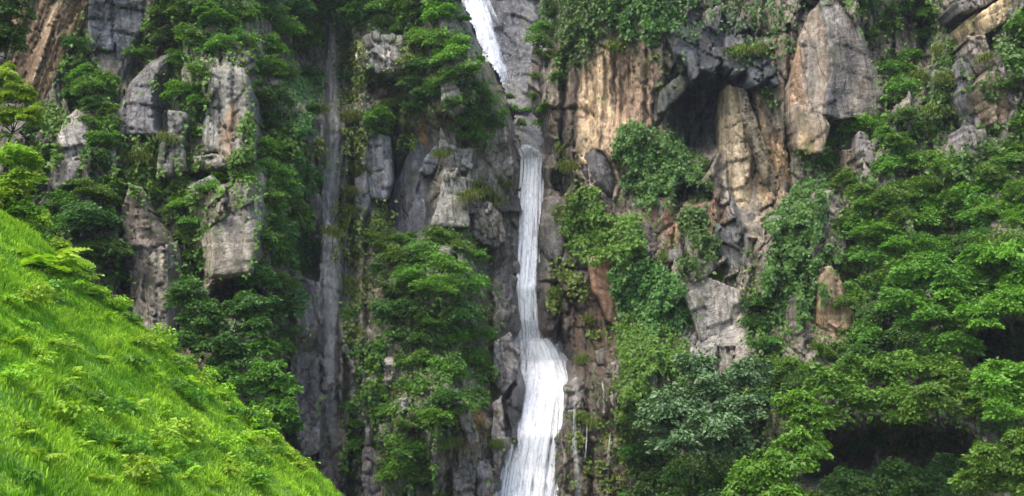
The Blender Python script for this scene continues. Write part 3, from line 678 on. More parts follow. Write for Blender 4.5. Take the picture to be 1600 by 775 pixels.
def build_cliff():
    P = at(PX, PY, DEP)
    # roughen sideways too, so ledges and joints are not all square to the view
    P[..., 0] += 0.10 * fbm(PX / 14, PY / 14, 1700, 3); P[..., 2] += 0.12 * fbm(PX / 14, PY / 14, 1750, 3)
    F = grid_faces(len(GX), len(GY))
    cx, cy = PX.ravel()[F].mean(1), PY.ravel()[F].mean(1)
    F = F[~in_poly(cx + 9 * fbm(cx / 14, cy / 22, 1801, 4), cy, GAP)]
    me = mesh_np('cliff', P.reshape(-1, 3), F)
    WT = wetness(PX, PY)
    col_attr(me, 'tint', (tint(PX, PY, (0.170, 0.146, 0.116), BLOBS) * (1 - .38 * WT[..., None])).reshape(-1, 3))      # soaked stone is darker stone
    col_attr(me, 'wet', WT.ravel())
    o = link('cliff', me, M_ROCK)
    tag(o, None, None, kind='structure')
    return o


CLIFF = build_cliff()


def build_upper_cliff():
    gx = np.arange(620, 960.1, 3.0); gy = np.arange(-330, 330.1, 3.0)
    px, py = np.meshgrid(gx, gy)
    wx = 14 * fbm(px / 40, py / 40, 2011, 3)
    a, ea = facets((px + wx - 0.3 * py) / 60, (py + wx) / 34, 2101, 1, 1)
    b, eb = facets((px + wx) / 22, (py + wx) / 12, 2201, 1, 1)
    D = 82 + 0.45 * a + 0.12 * b + 0.8 * fbm(px / 60, py / 60, 2301, 4) - 0.045 * np.clip(py, 0, 400) * 1.0 + 0.1 * sstep(0.1, 0, eb)
    D -= 7 * sstep(150, 235, py) * sstep(870, 780, px)
    me = mesh_np('upper_cliff', at(px, py, D).reshape(-1, 3), grid_faces(len(gx), len(gy)))
    col_attr(me, 'tint', tint(px, py, (0.088, 0.087, 0.087), [(815, 200, 40, 60, (0.10, 0.088, 0.072), .8), (800, 60, 14, 90, (0.055, 0.055, 0.058), .7)]).reshape(-1, 3))
    col_attr(me, 'wet', np.full(px.size, 0.5))
    tag(link('upper_cliff', me, M_ROCK), None, None, kind='structure')


build_upper_cliff()

# valley floor
gx, gy = np.meshgrid(np.linspace(-400, 400, 81), np.linspace(-300, 60, 61))
gz = -13 + 1.2 * fbm(gx / 20, gy / 20, 2400, 3)
tag(link('ground', mesh_np('ground', np.stack([gx, gy, gz], -1).reshape(-1, 3), grid_faces(81, 61), True), M_GROUND), None, None, kind='structure')

# ------------------------------------------------------------------ single rocks
LANDMARKS = []
OFFK = 0.32


def build_rock(name, label, poly, off=-1.0, thick=5.0, planes=((0, 0, 0),), base=GREY, blobs=(), mat=None, edge=(0.06, 3), fac=1.25, chis=0.1, cell=(34, 44), seed=1, step=3.0, wet=0.0, Y=None, landmark=None, shear=0.0):
    pc = np.mean(poly, axis=0)
    poly = [(float(pc[0] + (a - pc[0]) * 1.06), float(pc[1] + (b - pc[1]) * 1.04)) for a, b in poly]
    # outline, resampled and frayed
    B = []
    n = len(poly)
    for k in range(n):
        x0, y0 = poly[k]; x1, y1 = poly[(k + 1) % n]
        m = max(1, int(math.hypot(x1 - x0, y1 - y0) / (step * 1.3)))
        for s in range(m):
            B.append((x0 + (x1 - x0) * s / m, y0 + (y1 - y0) * s / m))
    B = np.array(B)
    B = B + np.stack([2.2 * fbm(B[:, 0] / 6, B[:, 1] / 6, seed + 5, 3), 2.2 * fbm(B[:, 0] / 6, B[:, 1] / 6, seed + 55, 3)], -1)
    x0, y0 = B.min(0); x1, y1 = B.max(0)
    gx, gy = np.meshgrid(np.arange(x0, x1, step), np.arange(y0, y1, step))
    rg = np.random.default_rng(seed)
    gx = gx + rg.uniform(-.35, .35, gx.shape) * step; gy = gy + rg.uniform(-.35, .35, gy.shape) * step
    bl = [tuple(b) for b in B]
    keep = in_poly(gx, gy, bl) & (poly_dist(gx, gy, bl) > step * 0.6)
    I = np.stack([gx[keep], gy[keep]], -1)
    Q = np.concatenate([B, I])
    nb = len(B)
    r = delaunay_2d_cdt([Vector(q) for q in Q], [(k, (k + 1) % nb) for k in range(nb)], [], 0, 1e-4)
    Q = np.array([(v.x, v.y) for v in r[0]])
    T = np.array([f for f in r[2] if len(f) == 3], int)
    c = Q[T].mean(1)
    T = T[in_poly(c[:, 0], c[:, 1], bl)]
    px, py = Q[:, 0], Q[:, 1]
    cx, cy = px.mean(), py.mean()
    dist = poly_dist(px, py, bl)
    if Y is None:
        Y = float(np.median(LAND[np.clip(((py - GY[0]) / STEP).astype(int), 0, len(GY) - 1), np.clip(((px - GX[0]) / STEP).astype(int), 0, len(GX) - 1)]))
    off = off * OFFK
    thick = min(thick, 2.5)
    d = np.max([gx_ * (px - cx) + gy_ * (py - cy) + o_ for gx_, gy_, o_ in planes], axis=0)
    ch = []
    for q in range(6):
        th = 6.283 * (q + rg.uniform(-.35, .35)) / 6
        pr = (px - cx) * math.cos(th) + (py - cy) * math.sin(th)
        ch.append(rg.uniform(.018, .05) * (pr - rg.uniform(.6, .9) * pr.max()))
    d = d + np.maximum(np.max(ch, axis=0), 0) * chis
    wx, wy = 3 * fbm(px / 25, py / 25, seed + 7, 3), 3 * fbm(px / 25, py / 25, seed + 9, 3)
    a, ea = facets((px + shear * (py - cy) + wx) / cell[0], (py + wy) / cell[1], seed + 13, 1, 1)
    b, eb = facets((px + shear * (py - cy) + wx) / (cell[0] * .36), (py + wy) / (cell[1] * .36), seed + 33, 1, 1)
    d = d + fac * (0.15 * a + 0.02 * b + 0.14 * sstep(.05, 0, ea) + 0.03 * sstep(.12, 0, eb)) + 0.07 * fbm(px / 20, py / 20, seed + 44, 5)
    d = d + edge[0] * (1 - sstep(0, edge[1], dist)) ** 1.5
    V = at(px, py, Y + off + d)
    # solid: sides run back into the cliff, closed behind
    key = {}
    for f in T:
        for e in ((f[0], f[1]), (f[1], f[2]), (f[2], f[0])):
            k = (min(e), max(e)); key[k] = key.get(k, 0) + 1
    bd = [(f[i], f[(i + 1) % 3]) for f in T for i in range(3) if key[(min(f[i], f[(i + 1) % 3]), max(f[i], f[(i + 1) % 3]))] == 1]
    bv = sorted({v for e in bd for v in e})
    mp = {v: len(V) + k for k, v in enumerate(bv)}
    cw = V.mean(0)
    back = V[bv].copy(); back[:, 1] += thick
    back[:, 0] += (cw[0] - back[:, 0]) * .12; back[:, 2] += (cw[2] - back[:, 2]) * .12
    apex = back.mean(0); apex[1] += 0.3
    V2 = np.concatenate([V, back, apex[None]])
    F = [tuple(f) for f in T]
    for p, q in bd:
        F += [(q, p, mp[p]), (q, mp[p], mp[q]), (mp[q], mp[p], len(V2) - 1)]
    org = V2.mean(0); org[2] = V2[:, 2].min()
    me = mesh_np(name, V2 - org, np.array(F))
    pq, qq = to_px(V2)
    wet = np.maximum(wet, wetness(np.concatenate([px, px[bv], [cx]]), np.concatenate([py, py[bv], [cy]])) * .8)
    C = tint(np.concatenate([px + shear * (py - cy), px[bv] + shear * (py[bv] - cy), [cx]]), np.concatenate([py, py[bv], [cy]]), base, blobs) * 0.82
    col_attr(me, 'tint', C); col_attr(me, 'wet', wet)
    o = link(name, me, mat or M_ROCK, None, org)
    tag(o, label, 'rock')
    LANDMARKS.append((cx, cy, landmark or label))
    jj, ii = np.nonzero(in_poly(PX, PY, bl))
    DEP[jj, ii] = np.minimum(DEP[jj, ii], Y + off)
    return o


for a_, k_ in ROCKDEF:
    build_rock(*a_, **k_)

# loose angular stones wedged in the joints: parts of the cliff
def stone_mesh(seed):
    r = np.random.default_rng(seed)
    n = 4
    V, F = [], []
    rot = r.uniform(0, 6.28)
    for k, (z, s) in enumerate(((0, .92), (.15, 1.0), (.85, .95), (1.0, .78))):
        for q in range(n):
            a = rot + 6.283 * q / n + r.uniform(-.25, .25)
            m = s * (.72 + .5 * ((q * 7 + seed) % 5) / 5)
            V.append((m * math.cos(a), m * math.sin(a) * .8, z * 1.6 + r.uniform(-.1, .1)))
    for k in range(3):
        for q in range(n):
            F.append((k * n + q, k * n + (q + 1) % n, (k + 1) * n + (q + 1) % n)); F.append((k * n + q, (k + 1) * n + (q + 1) % n, (k + 1) * n + q))
    V += [(0, 0, -.1), (0, 0, 1.7)]
    for q in range(n):
        F.append((q, 4 * n, (q + 1) % n)); F.append((3 * n + q, 3 * n + (q + 1) % n, 4 * n + 1))
    me = mesh_np('stone', np.array(V) - (0, 0, .8), np.array(F))
    g = r.uniform(.11, .22)
    col_attr(me, 'tint', np.tile([g * 1.08, g, g * .86], (len(V), 1))); col_attr(me, 'wet', np.zeros(len(V)))
    me.materials.append(M_ROCK)
    return me


STONES = [stone_mesh(700 + k) for k in range(12)]
zones = [(735, 300, 55, 70, 8), (580, 660, 40, 110, 12), (745, 700, 45, 75, 12), (478, 350, 22, 50, 12), (872, 270, 14, 40, 14), (930, 640, 45, 120, 14), (795, 420, 14, 120, 10), (1040, 390, 60, 60, 14), (260, 245, 30, 30, 12), (1500, 160, 40, 90, 16), (1200, 320, 30, 60, 10), (600, 90, 40, 40, 8)]
for zx, zy, zrx, zry, zn in zones:
    for k in range(zn):
        a, q = random.uniform(0, 6.28), math.sqrt(random.random())
        x, y = zx + zrx * q * math.cos(a), zy + zry * q * math.sin(a)
        o = bpy.data.objects.new('stone', random.choice(STONES)); COL.objects.link(o)
        s = random.uniform(.14, .42)
        o.location = at(x, y, float(surf(x, y)) + s * .25)
        o.scale = (s * random.uniform(.8, 1.3), s, s * random.uniform(.8, 1.7))
        o.rotation_euler = (random.uniform(-.25, .25), random.uniform(-.3, .3), random.uniform(0, 6.28))
        o.parent = CLIFF

# ------------------------------------------------------------------ water
def fall(name, label, path, mat, layers=3, bulge=0.5, seed=0, nu=26, ny=2.2, strands=0, sw=3.0, drops=0, splash=(0, 1), fade=8, fadeout=0):
    """a thin continuous sheet, with many separate ribbons of falling water in front of and around it"""
    r = np.random.default_rng(seed)
    path = np.array(path, float)          # px, py, half width px, depth
    y0, y1 = path[0, 1], path[-1, 1]
    ip = lambda y, k: np.interp(y, path[:, 1], path[:, k])
    V, F, E, n0 = [], [], [], 0

    def add(px, YS, D, e):
        nonlocal n0
        V.append(at(px, YS, D).reshape(-1, 3)); E.append(e.ravel())
        F.append(grid_faces(px.shape[1], px.shape[0]) + n0); n0 += px.size
    ys = np.arange(y0, y1 + .1, ny)
    for L in range(layers):
        U, YS = np.meshgrid(np.linspace(-1, 1, nu), ys)
        fray = 1 + 0.42 * fbm(YS / 13 + 3 * L, np.sign(U) * 2.0 + 0 * YS, seed + L, 5, .65)
        px = ip(YS, 0) + ip(YS, 2) * U * (.95 - .1 * L) * fray + 1.0 * fbm(U * 5, YS / 14, seed + 20 + L, 3)
        D = ip(YS, 3) - bulge * (1 - U ** 2) * (0.6 + 0.3 * L) - 0.10 * L + 0.10 * fbm(px / 3.5, YS / 40, seed + 40 + L, 4) + 0.12 * fbm(px / 12, YS / 20, seed + 60 + L, 3) + 0.22 * fbm(px / 5, YS / 9, seed + 70 + L, 3)
        add(px, YS, D, .95 * np.clip(1 - np.abs(U) ** 2.2, 0, 1) * sstep(-2, fade, YS - y0) * (sstep(0, fadeout, y1 - YS) if fadeout else 1))
    for k in range(strands):
        ln = r.uniform(.12, .45) * (y1 - y0)
        ya = r.uniform(y0 - .08 * (y1 - y0), y1 - .3 * ln); yb = min(ya + ln, y1); ya = max(ya, y0)
        yy = np.arange(ya, yb, 4.0)
        if len(yy) < 3: continue
        u0 = np.clip(r.normal() * .52, -1.12, 1.12); u1 = u0 * r.uniform(.95, 1.15)
        t = (yy - yy[0]) / (yy[-1] - yy[0])
        uu = u0 + (u1 - u0) * t
        w = sw * r.uniform(.5, 1.6) * (1 - .35 * t)
        c = ip(yy, 0) + ip(yy, 2) * uu + .8 * fbm(yy / 18, yy * 0 + k, seed + 80, 2)
        q = np.array([-1, -.4, .4, 1])
        px = c[:, None] + w[:, None] * q
        D = (ip(yy, 3) - bulge * (1 - np.clip(uu, -1, 1) ** 2) - r.uniform(.0, .45))[:, None] + .08 * q ** 2
        add(px, np.repeat(yy[:, None], 4, 1), D, np.minimum(1, np.sin(np.clip(t, .02, .98) * 3.1416) * 1.6)[:, None] * (1 - q ** 2)[None] * r.uniform(.35, .95))
    V = np.concatenate(V)
    org = V.mean(0); org[2] = V[:, 2].min()
    me = mesh_np(name, V - org, np.concatenate(F), True)
    col_attr(me, 'edge', np.concatenate(E))
    o = tag(link(name, me, mat, None, org), label, 'waterfall', kind='structure')
    if drops:                              # flying drops round the fall, thickest where it strikes
        n = drops
        yy = np.where(r.uniform(0, 1, n) < .5, r.uniform(y0, y1, n), splash[0] + splash[1] * r.normal(size=n))
        yy = np.where((yy < y0 - 6) | (yy > y1), r.uniform(y0, y1, n), yy)
        px = ip(yy, 0) + ip(yy, 2) * 1.05 * np.clip(r.normal(size=n) * .85, -2.1, 2.1)
        P = at(px, yy, ip(yy, 3) - bulge * .5 + r.normal(size=n) * .5)
        sz = r.uniform(.006, .015, n)
        VV = (P[:, None] + r.normal(size=(n, 3, 3)) * sz[:, None, None]).reshape(-1, 3) - org
        link('spray', mesh_np('spray', VV, np.arange(3 * n).reshape(-1, 3)), M_DROP, o)['kind'] = 'stuff'


def rest(path, clear):
    """lay a fall on the rock: each point just clear of the face behind it"""
    ys = np.array([q[1] for q in path], float)
    out = []
    for x, y, h in path:
        gx, gy = np.meshgrid(np.linspace(x - h * .6, x + h * .6, 7), np.linspace(y - 18, y + 18, 7))
        out.append(float(np.percentile(surf(gx, gy), 20)) - clear)
    out = np.array(out)
    out = np.convolve(np.pad(out, 1, 'edge'), [.25, .5, .25], 'valid')
    return [(x, y, h, Y) for (x, y, h), Y in zip(path, out)]


fall('waterfall', 'slanting white upper waterfall seen through the gap between the buttresses', [(738, -120, 20, 79), (740, -20, 22, 79), (741, 0, 20, 79), (752, 40, 25, 78), (766, 80, 23, 77.5), (776, 110, 19, 77), (783, 140, 14, 77), (788, 170, 9, 76.5)], M_PLUME, 3, .5, 5, strands=90, sw=5.0, drops=40000, splash=(140, 16), fadeout=70)
fall('waterfall', 'narrow white middle waterfall dropping from the rocky lip', rest(MID_PATH, .25), M_WATER, 2, .4, 15, strands=200, sw=3.6, drops=50000, splash=(530, 30))
fall('waterfall', 'broad foaming lower cascade spreading over the rock step', rest(LOW_PATH, .4), M_WATER, 2, .5, 25, 40, strands=300, sw=5.5, drops=90000, splash=(610, 50), fade=30)
fall('waterfall', 'thin veil of water sliding down the mossy wet column', rest(VEIL_PATH, .15), M_VEIL, 1, .2, 35, 14, strands=40, sw=3.0)
for k, (lab, p) in enumerate((
        ('white trickle running down the pale stone step', [(904, 596, 3, 53.8), (898, 630, 3, 53.4), (897, 690, 4, 53), (902, 730, 6, 52.6), (905, 800, 8, 52)]),
        ('short bright trickle spilling over the wet brown wall', [(940, 590, 2, 55.6), (943, 610, 2.5, 55.2), (943, 645, 2.5, 54.8)]),
        ('thin trickle feeding the tan root-like ridge', [(954, 676, 2, 53.8), (951, 700, 2.5, 53.5), (952, 724, 3, 53.2)]),
        ('hairline trickle on the mossy rock beside the pale stone step', [(918, 660, 1.6, 53.8), (916, 690, 2, 53.4), (915, 715, 2, 53.2)]))):
    for q in range(len(p)):
        p[q] = (p[q][0], p[q][1], p[q][2], float(surf(p[q][0], p[q][1])) - 1.3)
    mn = min(q[3] for q in p)
    fall('water_trickle', lab, p, M_TRICKLE, 1, .1, 45 + k * 7, 7, strands=12, sw=1.0)

# ------------------------------------------------------------------ grassy slope
def slope_z(x, y):
    z = -1.75 - 0.83 * (x + 4.3)
    z = z + 0.16 * fbm(x / 4, y / 5, 3001, 3) + 0.10 * fbm(x / 1.1, y / 1.1, 3051, 3)
    z = z - 0.10 * np.clip(y - 27.5, 0, 99) ** 2
    return np.maximum(z, -12.5)


gx, gy = np.meshgrid(np.arange(-32, 9, .25), np.arange(3, 40, .3))
me = mesh_np('grassy_slope', np.stack([gx, gy, slope_z(gx, gy)], -1).reshape(-1, 3), grid_faces(gx.shape[1], gx.shape[0]), True)
tag(link('grassy_slope', me, M_SOIL), None, None, kind='structure')


def blades(base, length, width, lean, seed, curl=1.0, spread=1.0):
    """one tapering, bending blade of two segments per base point"""
    r = np.random.default_rng(seed)
    n = len(base)
    a = r.uniform(0, 2 * math.pi, n)
    d = np.stack([np.cos(a), np.sin(a), np.zeros(n)], -1) * spread + lean
    s = np.stack([-np.sin(a), np.cos(a), np.zeros(n)], -1) * width[:, None]
    up = np.array([0, 0, 1.0])
    mid = base + up * (length * .62)[:, None] + d * (length * .22)[:, None]
    tip = base + up * (length * (1 - .25 * curl))[:, None] + d * (length * .62 * curl)[:, None]
    V = np.stack([base - s, base + s, mid + s * .75, mid - s * .75, tip], 1).reshape(-1, 3)
    k = np.arange(n)[:, None] * 5
    F = np.concatenate([k + [0, 1, 2], k + [0, 2, 3], k + [3, 2, 4]], 0)
    return V, F


def grass():
    r = np.random.default_rng(77)
    n = 620000
    x = r.uniform(-19, -1.5, n); y = r.uniform(9, 30.5, n)
    z = slope_z(x, y)
    px, py = to_px(np.stack([x, y, z], -1))
    clump = vnoise(x / .35, y / .35, 3101)
    keep = (px > -60) & (px < 620) & (py < 850) & (r.uniform(0, 1, n) < .35 + .75 * clump)
    x, y, z = x[keep], y[keep], z[keep]
    m = min(len(x), 210000)
    x, y, z = x[:m], y[:m], z[:m]
    # tufts: every small cell of ground has its own height, lean and tone
    ti, tj = np.floor(x / .42 + .6 * fbm(x / .5, y / .5, 3131, 2)), np.floor(y / .5 + .6 * fbm(x / .5, y / .5, 3141, 2))
    th, tl, tc = h2(ti, tj, 3301), 6.283 * h2(ti, tj, 3302), h2(ti, tj, 3303)
    patch = 0.5 + 0.9 * fbm(x / 1.7, y / 2.2, 3151, 3)
    L = (0.06 + 0.11 * np.clip(patch, 0, 1) + .10 * th ** 2) * r.uniform(.6, 1.35, m)
    W = r.uniform(.007, .015, m)
    lean = np.stack([.34 * np.cos(tl) + .12, .34 * np.sin(tl) - .15, 0 * tl], -1)
    V, F = blades(np.stack([x, y, z - .03], -1), L, W, lean, 78, 1.0, .7)
    c = np.clip(0.45 + 0.5 * fbm(x / 1.3, y / 1.6, 3201, 4) + .4 * fbm(x / 5, y / 5, 3251, 2) + .75 * (tc - .5) + r.uniform(-.35, .35, m), 0, 1)
    me = mesh_np('grass', V, F)
    col_attr(me, 'leaf', np.repeat(c, 5))
    tag(link('grass', me, M_GRASS), 'lush bright green grass covering the steep slope', 'grass', kind='stuff')


grass()

# ------------------------------------------------------------------ foliage builders
def leaf_quads(P, D, N, L, W, fold=0.18):
    """two-facet folded leaves: base, side, tip, side"""
    D = D / (np.linalg.norm(D, axis=1, keepdims=True) + 1e-9)
    S = np.cross(D, N); S /= np.linalg.norm(S, axis=1, keepdims=True) + 1e-9
    U = np.cross(S, D)
    L = np.broadcast_to(L, (len(P),))[:, None]; W = np.broadcast_to(W, (len(P),))[:, None]
    tip = P + D * L - U * L * .12
    mid = P + D * L * .42
    V = np.stack([P, mid + S * W + U * W * fold * 2, tip, mid - S * W + U * W * fold * 2], 1).reshape(-1, 3)
    k = np.arange(len(P))[:, None] * 4
    F = np.concatenate([k + [0, 2, 1], k + [0, 3, 2]], 0)
    return V, F


def unit(r, n):
    v = r.normal(size=(n, 3))
    return v / np.linalg.norm(v, axis=1, keepdims=True)


def crown(R, r, clumps, per, leaf, flat=0.8, zmin=-0.55):
    """leaf clumps set round a crown; each clump is a ragged, drooping parasol of leaves"""
    Cd = unit(r, clumps * 3)
    Cd = Cd[Cd[:, 2] > zmin][:clumps]
    cr = R * r.uniform(.35, .80, len(Cd))
    C = Cd * cr[:, None] * np.array([1.05, 1.05, flat])
    Ps, Ds, Ns, Ls, Tn = [], [], [], [], []
    for k in range(len(C)):
        rc = R * r.uniform(.22, .42)
        m = int(per * r.uniform(.6, 1.3))
        d = unit(r, m); d[:, 2] = np.abs(d[:, 2]) * 1.0 - .25
        tilt = Cd[k] * np.array([.5, .5, .1])
        rad = r.uniform(.35, 1.08, m) ** .6
        off = d * rad[:, None] * rc * np.array([1.1, 1.1, .85])
        off[:, 2] -= .25 * rc * (np.hypot(off[:, 0], off[:, 1]) / rc) ** 2
        P = C[k] + off
        out = P / (np.linalg.norm(P, axis=1, keepdims=True) + 1e-6)
        hor = d * np.array([1, 1, 0]) + tilt
        D = hor + unit(r, m) * .55 + np.array([0, 0, -.22])
        N = np.array([0, 0, .6]) + out * .6 + unit(r, m) * .7
        Ps.append(P); Ds.append(D); Ns.append(N); Ls.append(leaf * r.uniform(.65, 1.3, m))
        Tn.append(np.clip(r.uniform(.15, .85) + r.uniform(-.28, .28, m), 0, 1))
    P, D, N, L, Tn = (np.concatenate(a) for a in (Ps, Ds, Ns, Ls, Tn))
    V, F = leaf_quads(P, D, N, L, L * r.uniform(.24, .36, len(L)))
    return V, F, np.repeat(Tn, 4), C


def limbs(R, r, C, base, rad):
    P = []
    mid = np.array([0, 0, -.15 * R])
    t = np.linspace(0, 1, 5)[:, None]
    trunk = np.array(base) * (1 - t) + mid * t + .08 * R * r.normal(size=(5, 3)) * np.sin(t * 3.14)
    P.append((trunk, np.linspace(rad, rad * .6, 5)))
    for k in r.permutation(len(C))[:min(len(C), 9)]:
        t = np.linspace(0, 1, 4)[:, None]
        q = mid * (1 - t) + C[k] * t + np.array([0, 0, .12 * R]) * np.sin(t * 3.14)
        P.append((q, np.linspace(rad * .5, rad * .12, 4)))
    return tubes(P, 5)


PROTO = {}
for si, (R, cl, per, leaf) in enumerate(((0.75, 14, 85, .14), (1.15, 22, 110, .155), (1.7, 32, 140, .17))):
    for v in range(4):
        r = np.random.default_rng(4000 + si * 10 + v)
        V, F, T, C = crown(R, r, cl, per, leaf, r.uniform(.7, .95))
        me = mesh_np('crown', V, F); col_attr(me, 'leaf', T); me.materials.append(LEAF['mid'])
        V2, F2 = limbs(R, r, C, (0, .55 * R, -.75 * R), .05 * R)
        ms = mesh_np('stem', V2, F2, True); ms.materials.append(M_BARK)
        PROTO[si, v] = (R, me, ms)
# hanging tufts of grass and moss fern
TUFT = []
for v in range(3):
    r = np.random.default_rng(4200 + v)
    n = 420
    base = r.normal(size=(n, 3)) * np.array([.32, .10, .16])
    d = r.normal(size=(n, 3)) * np.array([.6, .25, .25]) + np.array([0, -.55, .25])
    L = r.uniform(.3, .75, n)
    mid = base + d * (L * .5)[:, None]
    tip = mid + (d * .35 + np.array([0, -.05, -.75])) * (L * .7)[:, None]
    s = np.cross(d, [0, 0, 1.]); s /= np.linalg.norm(s, axis=1, keepdims=True); s *= r.uniform(.012, .026, n)[:, None]
    V = np.stack([base - s, base + s, mid + s, mid - s, tip], 1).reshape(-1, 3)
    k = np.arange(n)[:, None] * 5
    me = mesh_np('blades', V, np.concatenate([k + [0, 1, 2], k + [0, 2, 3], k + [3, 2, 4]], 0))
    col_attr(me, 'leaf', np.repeat(np.clip(r.uniform(.2, .9) + r.uniform(-.4, .4, n), 0, 1), 5)); me.materials.append(LEAF['moss'])
    TUFT.append(me)

LMX = np.array([(a, b) for a, b, c in LANDMARKS])


def landmark(px, py):
    d = np.hypot(LMX[:, 0] - px, (LMX[:, 1] - py))
    return LANDMARKS[int(d.argmin())][2]


ADJ = {'bright': 'fresh bright green', 'mid': 'leafy mid-green', 'dark': 'dark green', 'grey': 'greyish green broadleaf', 'moss': 'olive mossy', 'lime': 'yellow-green'}
SIZE = {0: 'small', 1: 'rounded', 2: 'large spreading'}


def bush(px, py, rp, kind, off=0.0, Y=None, name='bush'):
    if Y is None:
        Y = float(surf(px, py))
        Y = min(Y, float(np.median(surf(np.array([px - rp * .6, px + rp * .6, px, px]), np.array([py, py, py - rp * .6, py + rp * .6])))))
    m = Y / FPX
    R = rp * m * 1.12
    si = 0 if R < .72 else 1 if R < 1.15 else 2
    R0, me, ms = PROTO[si, random.randrange(4)]
    s = R / R0
    Y = Y - .35 * R + off
    e = bpy.data.objects.new(name, None); COL.objects.link(e)
    e.location = at(px, py, Y); e.rotation_euler = (random.uniform(-.2, .2), random.uniform(-.25, .25), random.uniform(-.9, .9) + random.choice((0, 3.14)))
    e.scale = (s * random.uniform(.9, 1.2), s * random.uniform(.85, 1.05), s * random.uniform(.8, 1.05))
    lab = f"{SIZE[si]} {ADJ[kind]} {name} growing beside the {landmark(px, py)}"
    tag(e, lab, name, lab.replace(' bush ', ' bushes ').replace(' shrub ', ' shrubs '))
    c = link('crown', me, LEAF[kind], e)
    b = link('stem', ms, M_BARK, e)
    return e


def tuft(px, py, rp, kind='moss'):
    Y = float(surf(px, py)) - .25
    o = bpy.data.objects.new('grass_tuft', random.choice(TUFT)); COL.objects.link(o)
    s = rp * Y / FPX / .55
    o.location = at(px, py, Y); o.scale = (s * random.uniform(.8, 1.3), s, s); o.rotation_euler = (0, random.uniform(-.3, .3), random.uniform(-.4, .4))
    lab = f"{ADJ[kind]} grass tuft hanging beside the {landmark(px, py)}"
    tag(o, lab, 'grass tuft', lab.replace('tuft', 'tufts'))
    if kind != 'moss':
        o.material_slots[0].link = 'OBJECT'; o.material_slots[0].material = LEAF[kind]


def ivy(patches, label, kind='ivy', dens=1.0, seed=0, lift=.35, leaf=.20):
    """creeper hugging the rock: leaves hang off a net of stems lying on the cliff face"""
    r = np.random.default_rng(seed)
    Ps, paths = [], []
    for x, y, rp in patches:
        n = int(1.9 * rp * rp * dens)
        a, q = r.uniform(0, 6.283, n), np.sqrt(r.uniform(0, 1, n))
        px, py = x + 1.4 * rp * q * np.cos(a), y + 1.35 * rp * q * np.sin(a)
        k = fbm(px / 15, py / 18, seed + 3, 4) + 1.1 * (1 - q) > .30 + .22 * r.normal(size=n)
        Ps.append(np.stack([px[k], py[k]], -1))
        for s in range(4):
            x0 = x + r.uniform(-.7, .7) * rp
            t = np.linspace(-.9, .9, 7)
            sx, sy = x0 + rp * .25 * np.cumsum(r.normal(size=7)) * .4, y + rp * t
            paths.append((at(sx, sy, surf(sx, sy) - .12), np.full(7, .025)))
    Q = np.concatenate(Ps)
    n = len(Q)
    lump = .5 + .5 * fbm(Q[:, 0] / 14, Q[:, 1] / 14, seed + 9, 3)
    Y = surf(Q[:, 0], Q[:, 1]) - r.uniform(.03, 1, n) * lift * (.4 + 2.2 * lump)
    P = at(Q[:, 0], Q[:, 1], Y)
    D = np.array([0, -.25, -.6]) + unit(r, n) * .7
    N = np.array([0, -.65, .55]) + unit(r, n) * .45
    L = leaf * r.uniform(.7, 1.3, n)
    V, F = leaf_quads(P, D, N, L, L * .4)
    T = np.clip(.2 + .6 * lump + r.uniform(-.3, .3, n), 0, 1)
    org = V.mean(0); org[2] = V[:, 2].min()
    e = bpy.data.objects.new('ivy', None); COL.objects.link(e); e.location = org
    tag(e, label, 'ivy')
    me = mesh_np('leaves', V - org, F); col_attr(me, 'leaf', np.repeat(T, 4))
    link('leaves', me, LEAF[kind], e)
    V2, F2 = tubes(paths, 4)
    link('stem', mesh_np('stem', V2 - org, F2), M_BARK, e)['kind'] = 'stuff'


def tree(label, lobes, kind, Y, base, leaf=.22, per=90, seed=0, name='tree', dens=1.0):
    """lobes: px, py, r px, depth offset; base: px, py where the trunk stands"""
    r = np.random.default_rng(seed)
    leaf, per = leaf * .8, per * 1.45
    Vs, Fs, Ts, n0 = [], [], [], 0
    if base[0] > 900:                    # rooted on the slope behind its own crown
        base = (np.mean([l[0] for l in lobes]) + 6, max(l[1] for l in lobes) + 22)
    b0 = at(base[0], base[1], Y + (4.5 if base[0] > 900 else 3.0))
    paths = []
    cen = np.mean([at(l[0], l[1], Y + l[3]) for l in lobes], axis=0)
    fork = b0 * .2 + cen * .8
    fork[1] += .8
    t = np.linspace(0, 1, 6)[:, None]
    R0 = np.mean([l[2] for l in lobes]) * Y / FPX
    paths.append((b0 * (1 - t) + fork * t + .12 * R0 * r.normal(size=(6, 3)) * np.sin(t * 3.1), np.linspace(.09 * R0, .05 * R0, 6)))
    for x, y, rp, o in lobes:
        c = at(x, y, Y + o); R = rp * Y / FPX * 1.12
        V, F, T, C = crown(R, r, int(17 * dens * max(1, R / .8)), int(per), leaf, .85, -.6)
        Vs.append(V + c); Fs.append(F + n0); Ts.append(T); n0 += len(V)
        t = np.linspace(0, 1, 5)[:, None]
        paths.append((fork * (1 - t) + (c - [0, 0, .2 * R]) * t + np.array([0, 0, -.12 * R0]) * np.sin(t * 3.14), np.linspace(.045 * R0, .02 * R0, 5)))
        for k in r.permutation(len(C))[:6]:
            t = np.linspace(0, 1, 3)[:, None]
            paths.append(((c - [0, 0, .2 * R]) * (1 - t) + (c + C[k]) * t, np.linspace(.03 * R0, .008 * R0, 3)))
    e = bpy.data.objects.new(name, None); COL.objects.link(e); e.location = b0
    tag(e, label, 'tree' if 'tree' in name else 'shrub')
    me = mesh_np('crown', np.concatenate(Vs) - b0, np.concatenate(Fs)); col_attr(me, 'leaf', np.concatenate(Ts))
    link('crown', me, LEAF[kind], e)
    V2, F2 = tubes(paths, 6)
    link('trunk', mesh_np('trunk', V2 - b0, F2, True), M_BARK, e)


